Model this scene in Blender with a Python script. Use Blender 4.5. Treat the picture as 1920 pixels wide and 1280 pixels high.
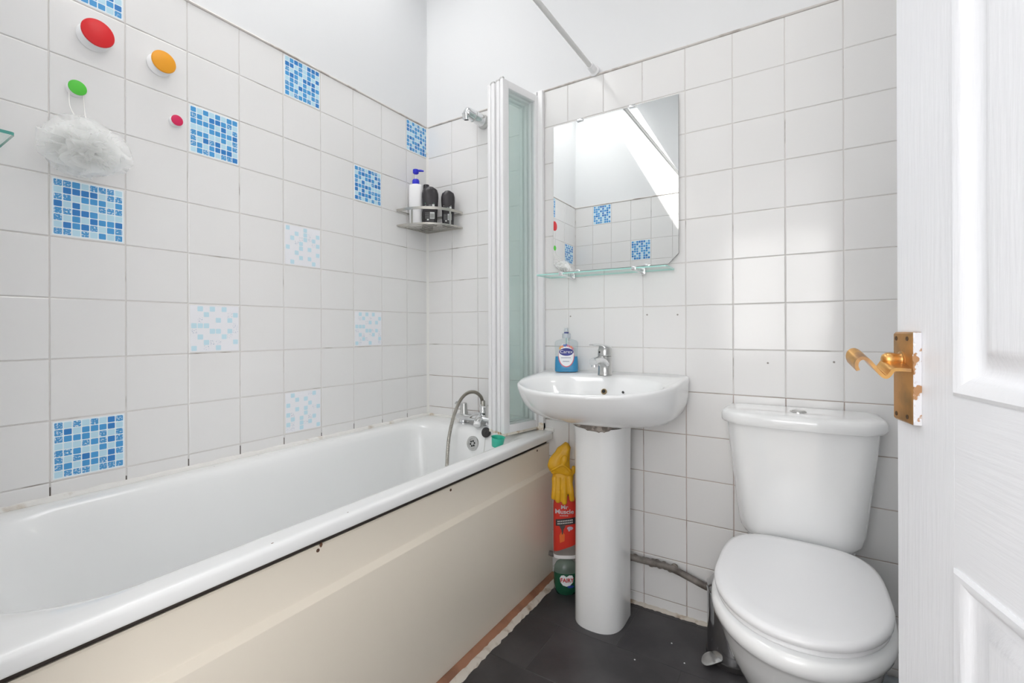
import bpy, bmesh, math, random
from mathutils import Vector, Matrix

random.seed(7)
for o in list(bpy.data.objects):
    bpy.data.objects.remove(o)
S = bpy.context.scene
COL = S.collection
PI = math.pi

# ------------------------------------------------------------------ camera
F_PX = 868.63
cam_d = bpy.data.cameras.new('camera')
cam_d.sensor_width = 36.0
cam_d.lens = F_PX / 1920 * 36.0
cam_d.shift_y = -21.65 / 1920
cam_d.clip_start = 0.02
cam = bpy.data.objects.new('camera', cam_d)
COL.objects.link(cam)
YAW = 0.5627
ROLL = -0.0033
cam.matrix_world = (Matrix.Translation((1.5784, -1.7200, 1.0264)) @ Matrix.Rotation(YAW, 4, 'Z')
                    @ Matrix.Rotation(PI / 2, 4, 'X') @ Matrix.Rotation(-ROLL * -1, 4, 'Z'))
S.camera = cam

# ------------------------------------------------------------------ world, sun, portals, exposure
world = bpy.data.worlds.new('sky')
S.world = world
world.use_nodes = True
bg = world.node_tree.nodes['Background']
bg.inputs['Color'].default_value = (1.0, 0.985, 0.975, 1)
bg.inputs['Strength'].default_value = 5.4
sun_d = bpy.data.lights.new('sun', 'SUN')
sun_d.energy = 8.0
sun_d.angle = math.radians(0.53)
sun_d.color = (1.0, 0.97, 0.92)
sun = bpy.data.objects.new('sun', sun_d)
COL.objects.link(sun)
sun_dir = Vector((0.5556, -1.0, -1.0)).normalized()
sun.rotation_euler = sun_dir.to_track_quat('-Z', 'Y').to_euler()
sun.location = (0, 0, 5)


def portal(name, loc, direction, sx, sy):
    l = bpy.data.lights.new(name, 'AREA')
    l.shape = 'RECTANGLE'
    l.size, l.size_y = sx, sy
    l.cycles.is_portal = True
    o = bpy.data.objects.new(name, l)
    COL.objects.link(o)
    o.location = loc
    o.rotation_euler = Vector(direction).to_track_quat('-Z', 'Y').to_euler()
    return o


SKX0, SKX1, SKY0, SKY1 = 0.02, 0.452, -1.62, -0.30     # rooflight over the bath
CEIL, SHAFT = 2.80, 0.37
portal('rooflight_portal', ((SKX0 + SKX1) / 2, (SKY0 + SKY1) / 2, CEIL + SHAFT + 0.02), (0, 0, -1), SKX1 - SKX0, SKY1 - SKY0)
portal('hall_opening_portal', (1.45, -3.13, 1.35), (0, 1, 0), 1.1, 1.2)  # at the hall opening added for light
portal('hall_portal', (3.0, -2.47, 1.2), (-1, 0, 0), 2.4, 1.2)

S.view_settings.view_transform = 'Standard'
S.view_settings.look = 'None'
S.view_settings.gamma = 1.0
S.view_settings.use_curve_mapping = False
S.view_settings.exposure = 0.33
S.cycles.transparent_max_bounces = 40
S.cycles.max_bounces = 12
S.cycles.diffuse_bounces = 8

# ------------------------------------------------------------------ materials
MATS = {}


def mat(name, col=(0.8, 0.8, 0.8), rough=0.5, metal=0.0, spec=0.5, bump=0.0, bscale=60.0, bstretch=(1, 1, 1),
        col2=None, cscale=8.0, clo=0.45, chi=0.6, coat=0.0, emit=None, sub=0.0):
    if name in MATS:
        return MATS[name]
    m = bpy.data.materials.new(name)
    m.use_nodes = True
    nt = m.node_tree
    b = nt.nodes['Principled BSDF']
    b.inputs['Base Color'].default_value = (*col, 1)
    b.inputs['Roughness'].default_value = rough
    b.inputs['Metallic'].default_value = metal
    b.inputs['Specular IOR Level'].default_value = spec
    b.inputs['Coat Weight'].default_value = coat
    b.inputs['Coat Roughness'].default_value = 0.05
    if bump or col2:
        tc = nt.nodes.new('ShaderNodeTexCoord')
    if col2:
        n = nt.nodes.new('ShaderNodeTexNoise')
        n.inputs['Scale'].default_value = cscale
        n.inputs['Detail'].default_value = 5
        nt.links.new(tc.outputs['Object'], n.inputs['Vector'])
        r = nt.nodes.new('ShaderNodeValToRGB')
        r.color_ramp.elements[0].position = clo
        r.color_ramp.elements[0].color = (*col, 1)
        r.color_ramp.elements[1].position = chi
        r.color_ramp.elements[1].color = (*col2, 1)
        nt.links.new(n.outputs['Fac'], r.inputs['Fac'])
        nt.links.new(r.outputs['Color'], b.inputs['Base Color'])
    if bump:
        mp = nt.nodes.new('ShaderNodeMapping')
        mp.inputs['Scale'].default_value = bstretch
        n = nt.nodes.new('ShaderNodeTexNoise')
        n.inputs['Scale'].default_value = bscale
        n.inputs['Detail'].default_value = 4
        bp = nt.nodes.new('ShaderNodeBump')
        bp.inputs['Strength'].default_value = bump
        bp.inputs['Distance'].default_value = 0.01
        nt.links.new(tc.outputs['Object'], mp.inputs['Vector'])
        nt.links.new(mp.outputs['Vector'], n.inputs['Vector'])
        nt.links.new(n.outputs['Fac'], bp.inputs['Height'])
        nt.links.new(bp.outputs['Normal'], b.inputs['Normal'])
    if emit:
        b.inputs['Emission Color'].default_value = (*emit[0], 1)
        b.inputs['Emission Strength'].default_value = emit[1]
    MATS[name] = m
    return m


def glassy(name, tint, trans=0.6, rough=0.0, diff=(0.9, 0.95, 0.93), gloss=0.04):
    """thin clear or frosted sheet: tinted transparent + soft white haze + gloss"""
    m = bpy.data.materials.new(name)
    m.use_nodes = True
    nt = m.node_tree
    out = nt.nodes['Material Output']
    nt.nodes.remove(nt.nodes['Principled BSDF'])
    t = nt.nodes.new('ShaderNodeBsdfTransparent')
    t.inputs['Color'].default_value = (*tint, 1)
    d = nt.nodes.new('ShaderNodeBsdfDiffuse')
    d.inputs['Color'].default_value = (*diff, 1)
    tl = nt.nodes.new('ShaderNodeBsdfTranslucent')
    tl.inputs['Color'].default_value = (*diff, 1)
    a = nt.nodes.new('ShaderNodeMixShader')
    a.inputs[0].default_value = 0.5
    nt.links.new(d.outputs[0], a.inputs[1])
    nt.links.new(tl.outputs[0], a.inputs[2])
    mx = nt.nodes.new('ShaderNodeMixShader')
    mx.inputs[0].default_value = 1 - trans
    nt.links.new(t.outputs[0], mx.inputs[1])
    nt.links.new(a.outputs[0], mx.inputs[2])
    g = nt.nodes.new('ShaderNodeBsdfGlossy')
    g.inputs['Roughness'].default_value = rough
    lw = nt.nodes.new('ShaderNodeLayerWeight')
    lw.inputs['Blend'].default_value = 0.5
    pw = nt.nodes.new('ShaderNodeMath')
    pw.operation = 'POWER'
    pw.inputs[1].default_value = 5.0
    nt.links.new(lw.outputs['Facing'], pw.inputs[0])
    fr = nt.nodes.new('ShaderNodeMath')
    fr.operation = 'MULTIPLY_ADD'
    fr.inputs[1].default_value = gloss * 10
    fr.inputs[2].default_value = gloss
    fr.use_clamp = True
    nt.links.new(pw.outputs[0], fr.inputs[0])
    m2 = nt.nodes.new('ShaderNodeMixShader')
    nt.links.new(fr.outputs[0], m2.inputs[0])
    nt.links.new(mx.outputs[0], m2.inputs[1])
    nt.links.new(g.outputs[0], m2.inputs[2])
    nt.links.new(m2.outputs[0], out.inputs['Surface'])
    MATS[name] = m
    return m


def worn(name, col, base, lo, hi, scale):
    return mat(name, col, 0.45, col2=base, cscale=scale, clo=lo, chi=hi)


TILE = mat('glazed_tile', (0.80, 0.795, 0.79), 0.13, spec=0.5, bump=0.012, bscale=14)
GROUT = mat('grout', (0.73, 0.71, 0.69), 0.9, col2=(0.24, 0.20, 0.165), cscale=9, clo=0.60, chi=0.74)
OLDGROUT = mat('stained_grout', (0.52, 0.43, 0.39), 0.9, col2=(0.26, 0.20, 0.16), cscale=11, clo=0.50, chi=0.72)
PLASTER = mat('wall_paint', (0.76, 0.77, 0.78), 0.7, bump=0.02, bscale=40)
CAULK = mat('caulk', (0.80, 0.79, 0.76), 0.5, col2=(0.45, 0.36, 0.26), cscale=14, clo=0.62, chi=0.78)
OLDCAULK = mat('old_caulk', (0.66, 0.61, 0.54), 0.7, col2=(0.34, 0.25, 0.17), cscale=22, clo=0.52, chi=0.7)
TRIMM = mat('tile_trim', (0.66, 0.63, 0.60), 0.6, col2=(0.34, 0.29, 0.26), cscale=12, clo=0.5, chi=0.7)
CERAMIC = mat('white_ceramic', (0.86, 0.87, 0.875), 0.07, coat=0.3)
ENAMEL = mat('bath_enamel', (0.84, 0.85, 0.85), 0.16, coat=0.2)
CREAM = mat('cream_panel', (0.80, 0.735, 0.63), 0.32, bump=0.006, bscale=12)
WOOD = mat('brown_wood', (0.36, 0.17, 0.10), 0.5, col2=(0.24, 0.11, 0.065), cscale=10)
FLOORM = mat('dark_vinyl', (0.040, 0.038, 0.041), 0.42, bump=0.03, bscale=70, col2=(0.075, 0.072, 0.076), cscale=6, clo=0.42, chi=0.75)
SEAM = mat('vinyl_seam', (0.10, 0.095, 0.09), 0.8)
CHROME = mat('chrome', (0.80, 0.81, 0.82), 0.10, metal=1.0)
DULLCHROME = mat('dull_chrome', (0.62, 0.62, 0.61), 0.28, metal=1.0, bump=0.01, bscale=200)
STEEL = mat('brushed_steel', (0.55, 0.53, 0.49), 0.33, metal=1.0)
HOSE = mat('steel_hose', (0.46, 0.44, 0.40), 0.35, metal=0.9)
DARK = mat('dark_hole', (0.02, 0.02, 0.02), 0.7)
RUBBER = mat('black_rubber', (0.03, 0.028, 0.028), 0.5)
BRASS = mat('worn_brass', (0.70, 0.39, 0.13), 0.30, metal=0.85, col2=(0.42, 0.24, 0.12), cscale=40, clo=0.45, chi=0.7, bump=0.03, bscale=90)
BRASSP = mat('brass_plate', (0.56, 0.29, 0.105), 0.36, metal=0.75, col2=(0.33, 0.20, 0.09), cscale=26, clo=0.45, chi=0.7, bump=0.03, bscale=90)
PAINTCHIP = mat('chipped_paint', (0.70, 0.70, 0.73), 0.5, col2=(0.42, 0.22, 0.10), cscale=60, clo=0.55, chi=0.58)
DOORM = mat('door_paint', (0.84, 0.85, 0.88), 0.38, bump=0.09, bscale=9, bstretch=(18, 18, 1.2))
DOORH = mat('door_paint_rail', (0.84, 0.85, 0.88), 0.38, bump=0.09, bscale=9, bstretch=(1.2, 18, 18))
WPLASTIC = mat('white_plastic', (0.84, 0.84, 0.85), 0.3)
FRAMEW = mat('white_frame', (0.83, 0.83, 0.84), 0.3)
RUSTY = mat('stained_seal', (0.78, 0.74, 0.66), 0.6, col2=(0.40, 0.24, 0.10), cscale=45, clo=0.5, chi=0.68)
FROST = glassy('frosted_glass', (0.978, 0.991, 0.987), 0.925, 0.15, (0.78, 0.92, 0.88), 0.03)
CLEARG = glassy('shelf_glass', (0.95, 0.985, 0.975), 0.985, 0.0, (0.6, 0.85, 0.78))
EDGEG = mat('glass_edge', (0.09, 0.36, 0.31), 0.1)
EDGEL = mat('glass_edge_pale', (0.40, 0.72, 0.66), 0.1)
MIRROR = mat('mirror_silver', (0.93, 0.95, 0.945), 0.0, metal=1.0)
MIRBACK = mat('mirror_back', (0.25, 0.27, 0.27), 0.5)
SHEET = mat('sticker_sheet', (0.80, 0.88, 0.93), 0.4)
SHEETW = mat('sticker_sheet_faded', (0.83, 0.84, 0.88), 0.4)
C_LIGHT = mat('sticker_light_blue', (0.50, 0.74, 0.86), 0.4)
C_PALE = mat('sticker_pale_blue', (0.56, 0.76, 0.84), 0.45)
C_MID = mat('sticker_mid_blue', (0.065, 0.33, 0.68), 0.4)
C_DEEP = mat('sticker_deep_blue', (0.03, 0.21, 0.56), 0.4)
C_WORN = worn('sticker_worn_blue', (0.06, 0.31, 0.64), (0.70, 0.82, 0.89), 0.52, 0.66, 260)
C_CHIP = worn('sticker_fragments', (0.83, 0.84, 0.88), (0.03, 0.15, 0.36), 0.60, 0.64, 420)


# ------------------------------------------------------------------ helpers
ROOTM = {}


def link(o):
    COL.objects.link(o)
    return o


def tag(o, label=None, cat=None, group=None, kind=None):
    if label:
        o['label'] = label
    if cat:
        o['category'] = cat
    if group:
        o['group'] = group
    if kind:
        o['kind'] = kind
    return o


def thing(name, label, cat, loc=(0, 0, 0), rz=0.0, group=None):
    o = bpy.data.objects.new(name, None)
    o.empty_display_size = 0.05
    link(o)
    o.location = loc
    o.rotation_euler = (0, 0, rz)
    ROOTM[o.name] = Matrix.Translation(loc) @ Matrix.Rotation(rz, 4, 'Z')
    return tag(o, label, cat, group)


def root_matrix(o):
    while o.parent:
        o = o.parent
    return ROOTM.get(o.name, Matrix.Identity(4))


def obj(name, bm, mats, parent=None, smooth=40, world=True, label=None):
    """link a bmesh as one mesh object; world=True: geometry given in room coordinates"""
    bmesh.ops.recalc_face_normals(bm, faces=bm.faces)
    me = bpy.data.meshes.new(name)
    if parent is not None and world:
        bm.transform(root_matrix(parent).inverted())
    bm.to_mesh(me)
    bm.free()
    return mesh_obj(name, me, mats, parent, smooth, label)


def mesh_obj(name, me, mats, parent=None, smooth=40, label=None):
    if not isinstance(mats, (list, tuple)):
        mats = [mats]
    for m in mats:
        me.materials.append(m)
    if smooth:
        me.shade_smooth()
        me.set_sharp_from_angle(angle=math.radians(smooth))
    o = bpy.data.objects.new(name, me)
    link(o)
    if parent is not None:
        o.parent = parent
    if label:
        o['label'] = label
    return o


def box(bm, x0, x1, y0, y1, z0, z1, bev=0.0, seg=2, mi=0):
    vs = [bm.verts.new((x, y, z)) for x in (x0, x1) for y in (y0, y1) for z in (z0, z1)]
    q = [(0, 1, 3, 2), (4, 6, 7, 5), (0, 4, 5, 1), (2, 3, 7, 6), (0, 2, 6, 4), (1, 5, 7, 3)]
    fs = [bm.faces.new([vs[i] for i in f]) for f in q]
    for f in fs:
        f.material_index = mi
    if bev:
        es = list({e for f in fs for e in f.edges})
        r = bmesh.ops.bevel(bm, geom=es, offset=bev, segments=seg, affect='EDGES', profile=0.5)
        for f in r['faces']:
            f.material_index = mi
    return vs


def nbox(x0, x1, y0, y1, z0, z1, bev=0.0, seg=2):
    bm = bmesh.new()
    box(bm, x0, x1, y0, y1, z0, z1, bev, seg)
    return bm


def loft(bm, rings, cap0=True, cap1=True, closed=True, mi=0):
    vr = [[bm.verts.new(p) for p in r] for r in rings]
    n = len(vr[0])
    for a, b in zip(vr[:-1], vr[1:]):
        for i in range(n if closed else n - 1):
            j = (i + 1) % n
            f = bm.faces.new((a[i], a[j], b[j], b[i]))
            f.material_index = mi
    if cap0:
        bm.faces.new(vr[0][::-1]).material_index = mi
    if cap1:
        bm.faces.new(vr[-1]).material_index = mi
    return vr


def nloft(rings, cap0=True, cap1=True, closed=True):
    bm = bmesh.new()
    loft(bm, rings, cap0, cap1, closed)
    return bm


def rrect(x0, x1, y0, y1, r, z, n=6):
    r = min(r, (x1 - x0) / 2 - 1e-4, (y1 - y0) / 2 - 1e-4)
    pts = []
    for cx, cy, a0 in ((x1 - r, y1 - r, 0), (x0 + r, y1 - r, 90), (x0 + r, y0 + r, 180), (x1 - r, y0 + r, 270)):
        for i in range(n + 1):
            a = math.radians(a0 + 90 * i / n)
            pts.append((cx + r * math.cos(a), cy + r * math.sin(a), z))
    return pts


def sell(cx, cy, a, b, z, p=2.0, n=32):
    pts = []
    for i in range(n):
        t = 2 * PI * i / n
        c, s = math.cos(t), math.sin(t)
        pts.append((cx + a * math.copysign(abs(c) ** (2 / p), c), cy + b * math.copysign(abs(s) ** (2 / p), s), z))
    return pts


def dshape(cx, yc, a, b, c, z, pf=2.2, pb=7, n=56, dz=None):
    """front half ellipse of depth b, back half squarish of depth c"""
    pts = []
    for i in range(n):
        t = 2 * PI * i / n
        co, si = math.cos(t), math.sin(t)
        p = pf if si < 0 else pb
        d = b if si < 0 else c
        x = cx + a * math.copysign(abs(co) ** (2 / p), co)
        y = yc + d * math.copysign(abs(si) ** (2 / p), si)
        pts.append((x, y, z + (dz(y) if dz else 0)))
    return pts


def catmull(pts, k=8):
    P = [Vector(p) for p in pts]
    out = []
    for i in range(len(P) - 1):
        p0 = P[i - 1] if i else P[0] * 2 - P[1]
        p3 = P[i + 2] if i + 2 < len(P) else P[-1] * 2 - P[-2]
        p1, p2 = P[i], P[i + 1]
        for j in range(k):
            t = j / k
            out.append(0.5 * ((2 * p1) + (p2 - p0) * t + (2 * p0 - 5 * p1 + 4 * p2 - p3) * t * t + (3 * p1 - p0 - 3 * p2 + p3) * t ** 3))
    out.append(P[-1])
    return out


def tube(bm, pts, r, n=10, caps=True, mi=0, squash=1.0):
    P = [Vector(p) for p in pts]
    rs = r if isinstance(r, (list, tuple)) else [r] * len(P)
    up = None
    rings = []
    for i, p in enumerate(P):
        t = (P[min(i + 1, len(P) - 1)] - P[max(i - 1, 0)]).normalized()
        if up is None:
            up = Vector((0, 0, 1)) if abs(t.z) < 0.9 else Vector((0, 1, 0))
        s = t.cross(up).normalized()
        up = s.cross(t).normalized()
        rings.append([tuple(p + s * math.cos(2 * PI * k / n) * rs[i] + up * math.sin(2 * PI * k / n) * rs[i] * squash) for k in range(n)])
    return loft(bm, rings, caps, caps, mi=mi)


def ntube(pts, r, n=10, caps=True, squash=1.0):
    bm = bmesh.new()
    tube(bm, pts, r, n, caps, squash=squash)
    return bm


def lathe(bm, prof, M=None, n=28, cap0=True, cap1=True, mi=0):
    """prof: (r, z); spun about local z, then placed by M"""
    M = M or Matrix.Identity(4)
    rings = [[tuple(M @ Vector((r * math.cos(2 * PI * k / n), r * math.sin(2 * PI * k / n), z))) for k in range(n)] for r, z in prof]
    return loft(bm, rings, cap0, cap1, mi=mi)


def nlathe(prof, M=None, n=28, cap0=True, cap1=True):
    bm = bmesh.new()
    lathe(bm, prof, M, n, cap0, cap1)
    return bm


def axis_m(origin, direction):
    return Matrix.Translation(origin) @ Vector(direction).to_track_quat('Z', 'Y').to_matrix().to_4x4()


def extrude_profile(bm, prof, a, b, axis='Y', mi=0):
    """closed profile of (u, z) swept from a to b along an axis; u is x (axis Y) or y (axis X)"""
    def pt(u, z, s):
        return (u, s, z) if axis == 'Y' else (s, u, z)
    loft(bm, [[pt(u, z, a) for u, z in prof], [pt(u, z, b) for u, z in prof]], mi=mi)


def remeshed(bm, voxel, smooth_it=4):
    me = bpy.data.meshes.new('tmp')
    bmesh.ops.recalc_face_normals(bm, faces=bm.faces)
    bm.to_mesh(me)
    bm.free()
    o = bpy.data.objects.new('tmp', me)
    link(o)
    m = o.modifiers.new('r', 'REMESH')
    m.mode = 'VOXEL'
    m.voxel_size = voxel
    s = o.modifiers.new('s', 'SMOOTH')
    s.iterations = smooth_it
    dg = bpy.context.evaluated_depsgraph_get()
    out = bpy.data.meshes.new_from_object(o.evaluated_get(dg))
    bpy.data.objects.remove(o)
    bpy.data.meshes.remove(me)
    return out


def text_bm(body, size, align='CENTER', extrude=0.0002, bold=0.0, wide=1.0, fmap=None, maxlen=0.006):
    cu = bpy.data.curves.new('t', 'FONT')
    cu.body = body
    cu.size = size
    cu.align_x = align
    cu.align_y = 'CENTER'
    cu.extrude = extrude
    cu.offset = bold
    cu.resolution_u = 3
    o = bpy.data.objects.new('t', cu)
    link(o)
    dg = bpy.context.evaluated_depsgraph_get()
    me = bpy.data.meshes.new_from_object(o.evaluated_get(dg))
    bpy.data.objects.remove(o)
    bm = bmesh.new()
    bm.from_mesh(me)
    bpy.data.meshes.remove(me)
    bmesh.ops.triangulate(bm, faces=bm.faces)
    for v in bm.verts:
        v.co.x *= wide
        if fmap:
            v.co = Vector(fmap(v.co.x, v.co.y, v.co.z))
    return bm


def wrap(a, b, z0, p=2.0, lift=0.0004):
    """map flat print (x, y, depth) onto the front of an oval bottle facing -y"""
    def f(x, y, d):
        k = max(-0.97, min(0.97, x / a))
        yy = -b * (1 - abs(k) ** p) ** (1 / p)
        return (x, yy - lift - max(d, 0), z0 + y)
    return f


def patch(fmap, outline, mi=0, bm=None, n_in=5):
    """filled label outline (list of x,y around 0,0) laid on a bottle by fmap, thin"""
    bm = bm or bmesh.new()
    rings = []
    for k in range(n_in, 0, -1):
        rings.append([fmap(x * k / n_in, y * k / n_in, 0) for x, y in outline])
    vr = [[bm.verts.new(p) for p in r] for r in rings]
    n = len(outline)
    for a, b in zip(vr[:-1], vr[1:]):
        for i in range(n):
            bm.faces.new((a[i], a[(i + 1) % n], b[(i + 1) % n], b[i])).material_index = mi
    c = bm.verts.new(fmap(0, 0, 0))
    for i in range(n):
        bm.faces.new((vr[-1][i], vr[-1][(i + 1) % n], c)).material_index = mi
    return bm


def oval(a, b, n=24):
    return [(a * math.cos(2 * PI * i / n), b * math.sin(2 * PI * i / n)) for i in range(n)]


# ================================================================== THE ROOM
T = 0.1525
ZT = 2.0252                 # top of the tiling
YF = -1.705                  # wall behind the camera
XR = 2.0                    # wall on the right
GAP = 0.0028


def wall(name, boxes):
    bm = bmesh.new()
    for b in boxes:
        box(bm, *b[:6], mi=b[6])
    o = obj(name, bm, [GROUT, PLASTER, OLDGROUT], smooth=0)
    o['kind'] = 'structure'
    return o


W_LEFT = wall('wall_left', [(-0.12, -GAP, YF - 0.12, 0.12, 0, ZT, 0), (-0.12, -0.004, YF - 0.12, 0.12, ZT, CEIL, 1)])
W_BACK = wall('wall_back', [(-GAP, XR + 0.12, GAP, 0.12, 0, 0.806, 2), (-GAP, XR + 0.12, GAP, 0.12, 0.806, ZT, 0), (-0.004, XR + 0.12, 0.004, 0.12, ZT, CEIL, 1)])
DX0, DX1, DZ = 1.06, 1.90, 2.02
W_FRONT = wall('wall_front', [(-GAP, DX0, YF - 0.12, YF - GAP, 0, ZT, 0), (DX1, XR, YF - 0.12, YF - GAP, 0, ZT, 1),
                              (-0.004, XR, YF - 0.12, YF - 0.004, ZT, CEIL, 1)])
W_RIGHT = wall('wall_right', [(XR, XR + 0.12, YF - 0.12, GAP, 0, CEIL, 1)])

bm = bmesh.new()
for b in ((-0.12, SKX0, YF - 0.12, 0.12), (SKX1, XR + 0.12, YF - 0.12, 0.12), (SKX0, SKX1, YF - 0.12, SKY0), (SKX0, SKX1, SKY1, 0.12)):
    box(bm, *b, CEIL, CEIL + 0.05)
ceil = obj('ceiling', bm, PLASTER, smooth=0)
ceil['kind'] = 'structure'
# rooflight shaft with a white frame and a clear pane
bm = bmesh.new()
w = 0.03
for b in ((SKX0 - w, SKX0, SKY0 - w, SKY1 + w), (SKX1, SKX1 + w, SKY0 - w, SKY1 + w), (SKX0, SKX1, SKY0 - w, SKY0), (SKX0, SKX1, SKY1, SKY1 + w)):
    box(bm, *b, CEIL + 0.05, CEIL + SHAFT)
shaft = obj('window_1', bm, PLASTER, smooth=0)
shaft['kind'] = 'structure'
# unseen fill lamp added to brighten the right of the room
lamp = thing('fill_lamp', 'unseen round fill lamp added on the ceiling', 'lamp', (1.42, -0.98, CEIL))
obj('fill_lamp_base', nlathe([(0.19, 0.0), (0.19, -0.025), (0.18, -0.03)], Matrix.Translation((1.42, -0.98, CEIL)), 40), WPLASTIC, lamp)
obj('fill_lamp_diffuser', nlathe([(0.178, -0.028), (0.174, -0.045), (0.14, -0.062), (0.07, -0.070), (0.005, -0.072)], Matrix.Translation((1.42, -0.98, CEIL)), 40, cap0=False),
    mat('fill_glow', (0.9, 0.9, 0.88), 0.5, emit=((1.0, 0.955, 0.90), 8.0)), lamp)

# landing outside the door, open to daylight at its far end
bm = bmesh.new()
for b in ((0.7, 0.9, 0, 2.4), (2.0, 3.0, 0, 2.4), (0.9, 2.0, 0, 0.75), (0.9, 2.0, 1.95, 2.4)):    # round an unseen opening added to send light through the doorway
    box(bm, b[0], b[1], -3.19, -3.07, b[2], b[3])
box(bm, 0.58, 0.7, -3.19, YF - 0.12, 0, 2.4)
box(bm, 2.12, 3.0, YF - 0.12, YF, 0, 2.4)
tag(obj('wall_hall', bm, PLASTER, smooth=0), kind='structure')
tag(obj('ceiling_hall', nbox(0.58, 3.0, -3.19, YF - 0.12, 2.4, 2.5), PLASTER, smooth=0), kind='structure')
tag(obj('floor_hall', nbox(0.58, 3.0, -3.19, YF - 0.12, -0.05, -0.0012), mat('hall_carpet', (0.42, 0.38, 0.34), 0.9), smooth=0), kind='structure')

bm = bmesh.new()
for b in ((0.9, 0.95, 0.75, 1.95), (1.95, 2.0, 0.75, 1.95), (0.95, 1.95, 0.75, 0.80), (0.95, 1.95, 1.90, 1.95), (1.425, 1.475, 0.80, 1.90)):
    box(bm, b[0], b[1], -3.16, -3.10, b[2], b[3])
tag(obj('hall_light_frame', bm, WPLASTIC, smooth=0), kind='structure')  # frame of the unseen opening added for light

# floor: dark vinyl tiles laid in staggered rows with fine seams
floor = obj('floor', nbox(-0.12, XR + 0.12, YF - 0.12, 0.12, -0.05, -0.0012), SEAM, smooth=0)
floor['kind'] = 'structure'
FT_L, FT_W = 0.405, 0.2425


def floor_tile_mesh(w, h):
    bm = bmesh.new()
    e = 0.0012
    loft(bm, [[(-w / 2, -h / 2, -0.0015), (w / 2, -h / 2, -0.0015), (w / 2, h / 2, -0.0015), (-w / 2, h / 2, -0.0015)],
              [(-w / 2, -h / 2, -0.0006), (w / 2, -h / 2, -0.0006), (w / 2, h / 2, -0.0006), (-w / 2, h / 2, -0.0006)],
              [(-w / 2 + e, -h / 2 + e, 0), (w / 2 - e, -h / 2 + e, 0), (w / 2 - e, h / 2 - e, 0), (-w / 2 + e, h / 2 - e, 0)]])
    bmesh.ops.recalc_face_normals(bm, faces=bm.faces)
    me = bpy.data.meshes.new('floor_tile')
    bm.to_mesh(me)
    bm.free()
    me.materials.append(FLOORM)
    return me


fm_cache = {}
for r in range(8):
    y1 = -0.0295 - (r - 1) * FT_W if r else 0.0
    y0 = -0.0295 - r * FT_W
    y0, y1 = max(y0, YF - 0.12), y1
    if y1 - y0 < 0.02:
        continue
    off = 0.859 if r % 2 == 0 else 0.859 - FT_L / 2
    c0 = off - 3 * FT_L
    for c in range(8):
        x0, x1 = max(c0 + c * FT_L, 0.66), min(c0 + (c + 1) * FT_L, XR)
        if x1 - x0 < 0.02:
            continue
        w, h = round(x1 - x0 - 0.0009, 4), round(y1 - y0 - 0.0009, 4)
        if (w, h) not in fm_cache:
            fm_cache[(w, h)] = floor_tile_mesh(w, h)
        o = link(bpy.data.objects.new('floor_tile', fm_cache[(w, h)]))
        o.location = ((x0 + x1) / 2, (y0 + y1) / 2, 0)
        o.parent = floor

# ---- wall tiles: each one its own piece, front face on the wall plane
tm_cache = {}


def tile_mesh(w, h):
    k = (round(w, 4), round(h, 4))
    if k in tm_cache:
        return tm_cache[k]
    bm = bmesh.new()

    def r(i, z):
        return [(-w / 2 + i, -h / 2 + i, z), (w / 2 - i, -h / 2 + i, z), (w / 2 - i, h / 2 - i, z), (-w / 2 + i, h / 2 - i, z)]
    loft(bm, [r(0, -0.006), r(0, -0.0016), r(0.0006, -0.0006), r(0.002, 0.0)], cap0=False)
    bmesh.ops.recalc_face_normals(bm, faces=bm.faces)
    me = bpy.data.meshes.new('tile')
    bm.to_mesh(me)
    bm.free()
    me.materials.append(TILE)
    tm_cache[k] = me
    return me


# printed mosaic pattern, columns top to bottom: '#' blue, '.' pale blue
P1 = ['###.###.', '.##.#.##', '#.#.##.#', '.###.###', '##.#.##.', '.####.##', '##.#.###', '#.####.#']
G1 = [[P1[c][r] for c in range(8)] for r in range(8)]         # G1[row][col]


def rot90(g):
    n = 8
    out = [[None] * n for _ in range(n)]
    for r in range(n):
        for c in range(n):
            out[c][7 - r] = g[r][c]
    return out


G3 = rot90(G1)
G2 = rot90(G3)
G4 = rot90(G2)


def sticker_mesh(grid, faded, seed, wear=0.25):
    rnd = random.Random(seed)
    bm = bmesh.new()
    hs = 0.0715
    box(bm, -hs, hs, -hs, hs, 0.00005, 0.00035, mi=0)
    pitch, cs = 0.0174, 0.0153
    for r in range(8):
        for c in range(8):
            ch = grid[r][c]
            edge = r in (0, 7) or c in (0, 7)
            if faded:
                if ch == '#':
                    if rnd.random() < (0.10 if r < 5 else 0.22):
                        mi = 4
                    else:
                        continue
                else:
                    mi = 5
            elif ch == '.':
                mi = 1
            else:
                u = rnd.random()
                if u < (wear * 1.9 if edge else wear * 0.45):
                    mi = 4
                else:
                    mi = 3 if rnd.random() < 0.4 else 2
            x = (c - 3.5) * pitch
            y = (3.5 - r) * pitch
            h = cs / 2 * rnd.uniform(0.96, 1.02)
            k = h * 0.18
            pts = [(-h + k, -h), (h - k, -h), (h, -h + k), (h, h - k), (h - k, h), (-h + k, h), (-h, h - k), (-h, -h + k)]
            f = bm.faces.new([bm.verts.new((x + a, y + b, 0.00042)) for a, b in pts])
            f.material_index = mi
    bmesh.ops.recalc_face_normals(bm, faces=[f for f in bm.faces if len(f.verts) == 4])
    for f in bm.faces:
        if len(f.verts) == 8 and f.normal.z < 0:
            f.normal_flip()
    me = bpy.data.meshes.new('mosaic_sticker')
    bm.to_mesh(me)
    bm.free()
    for m in ((SHEETW if faded else SHEET), C_LIGHT, C_MID, C_DEEP, C_CHIP if faded else C_WORN, C_PALE):
        me.materials.append(m)
    return me


rt = random.Random(3)


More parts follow.
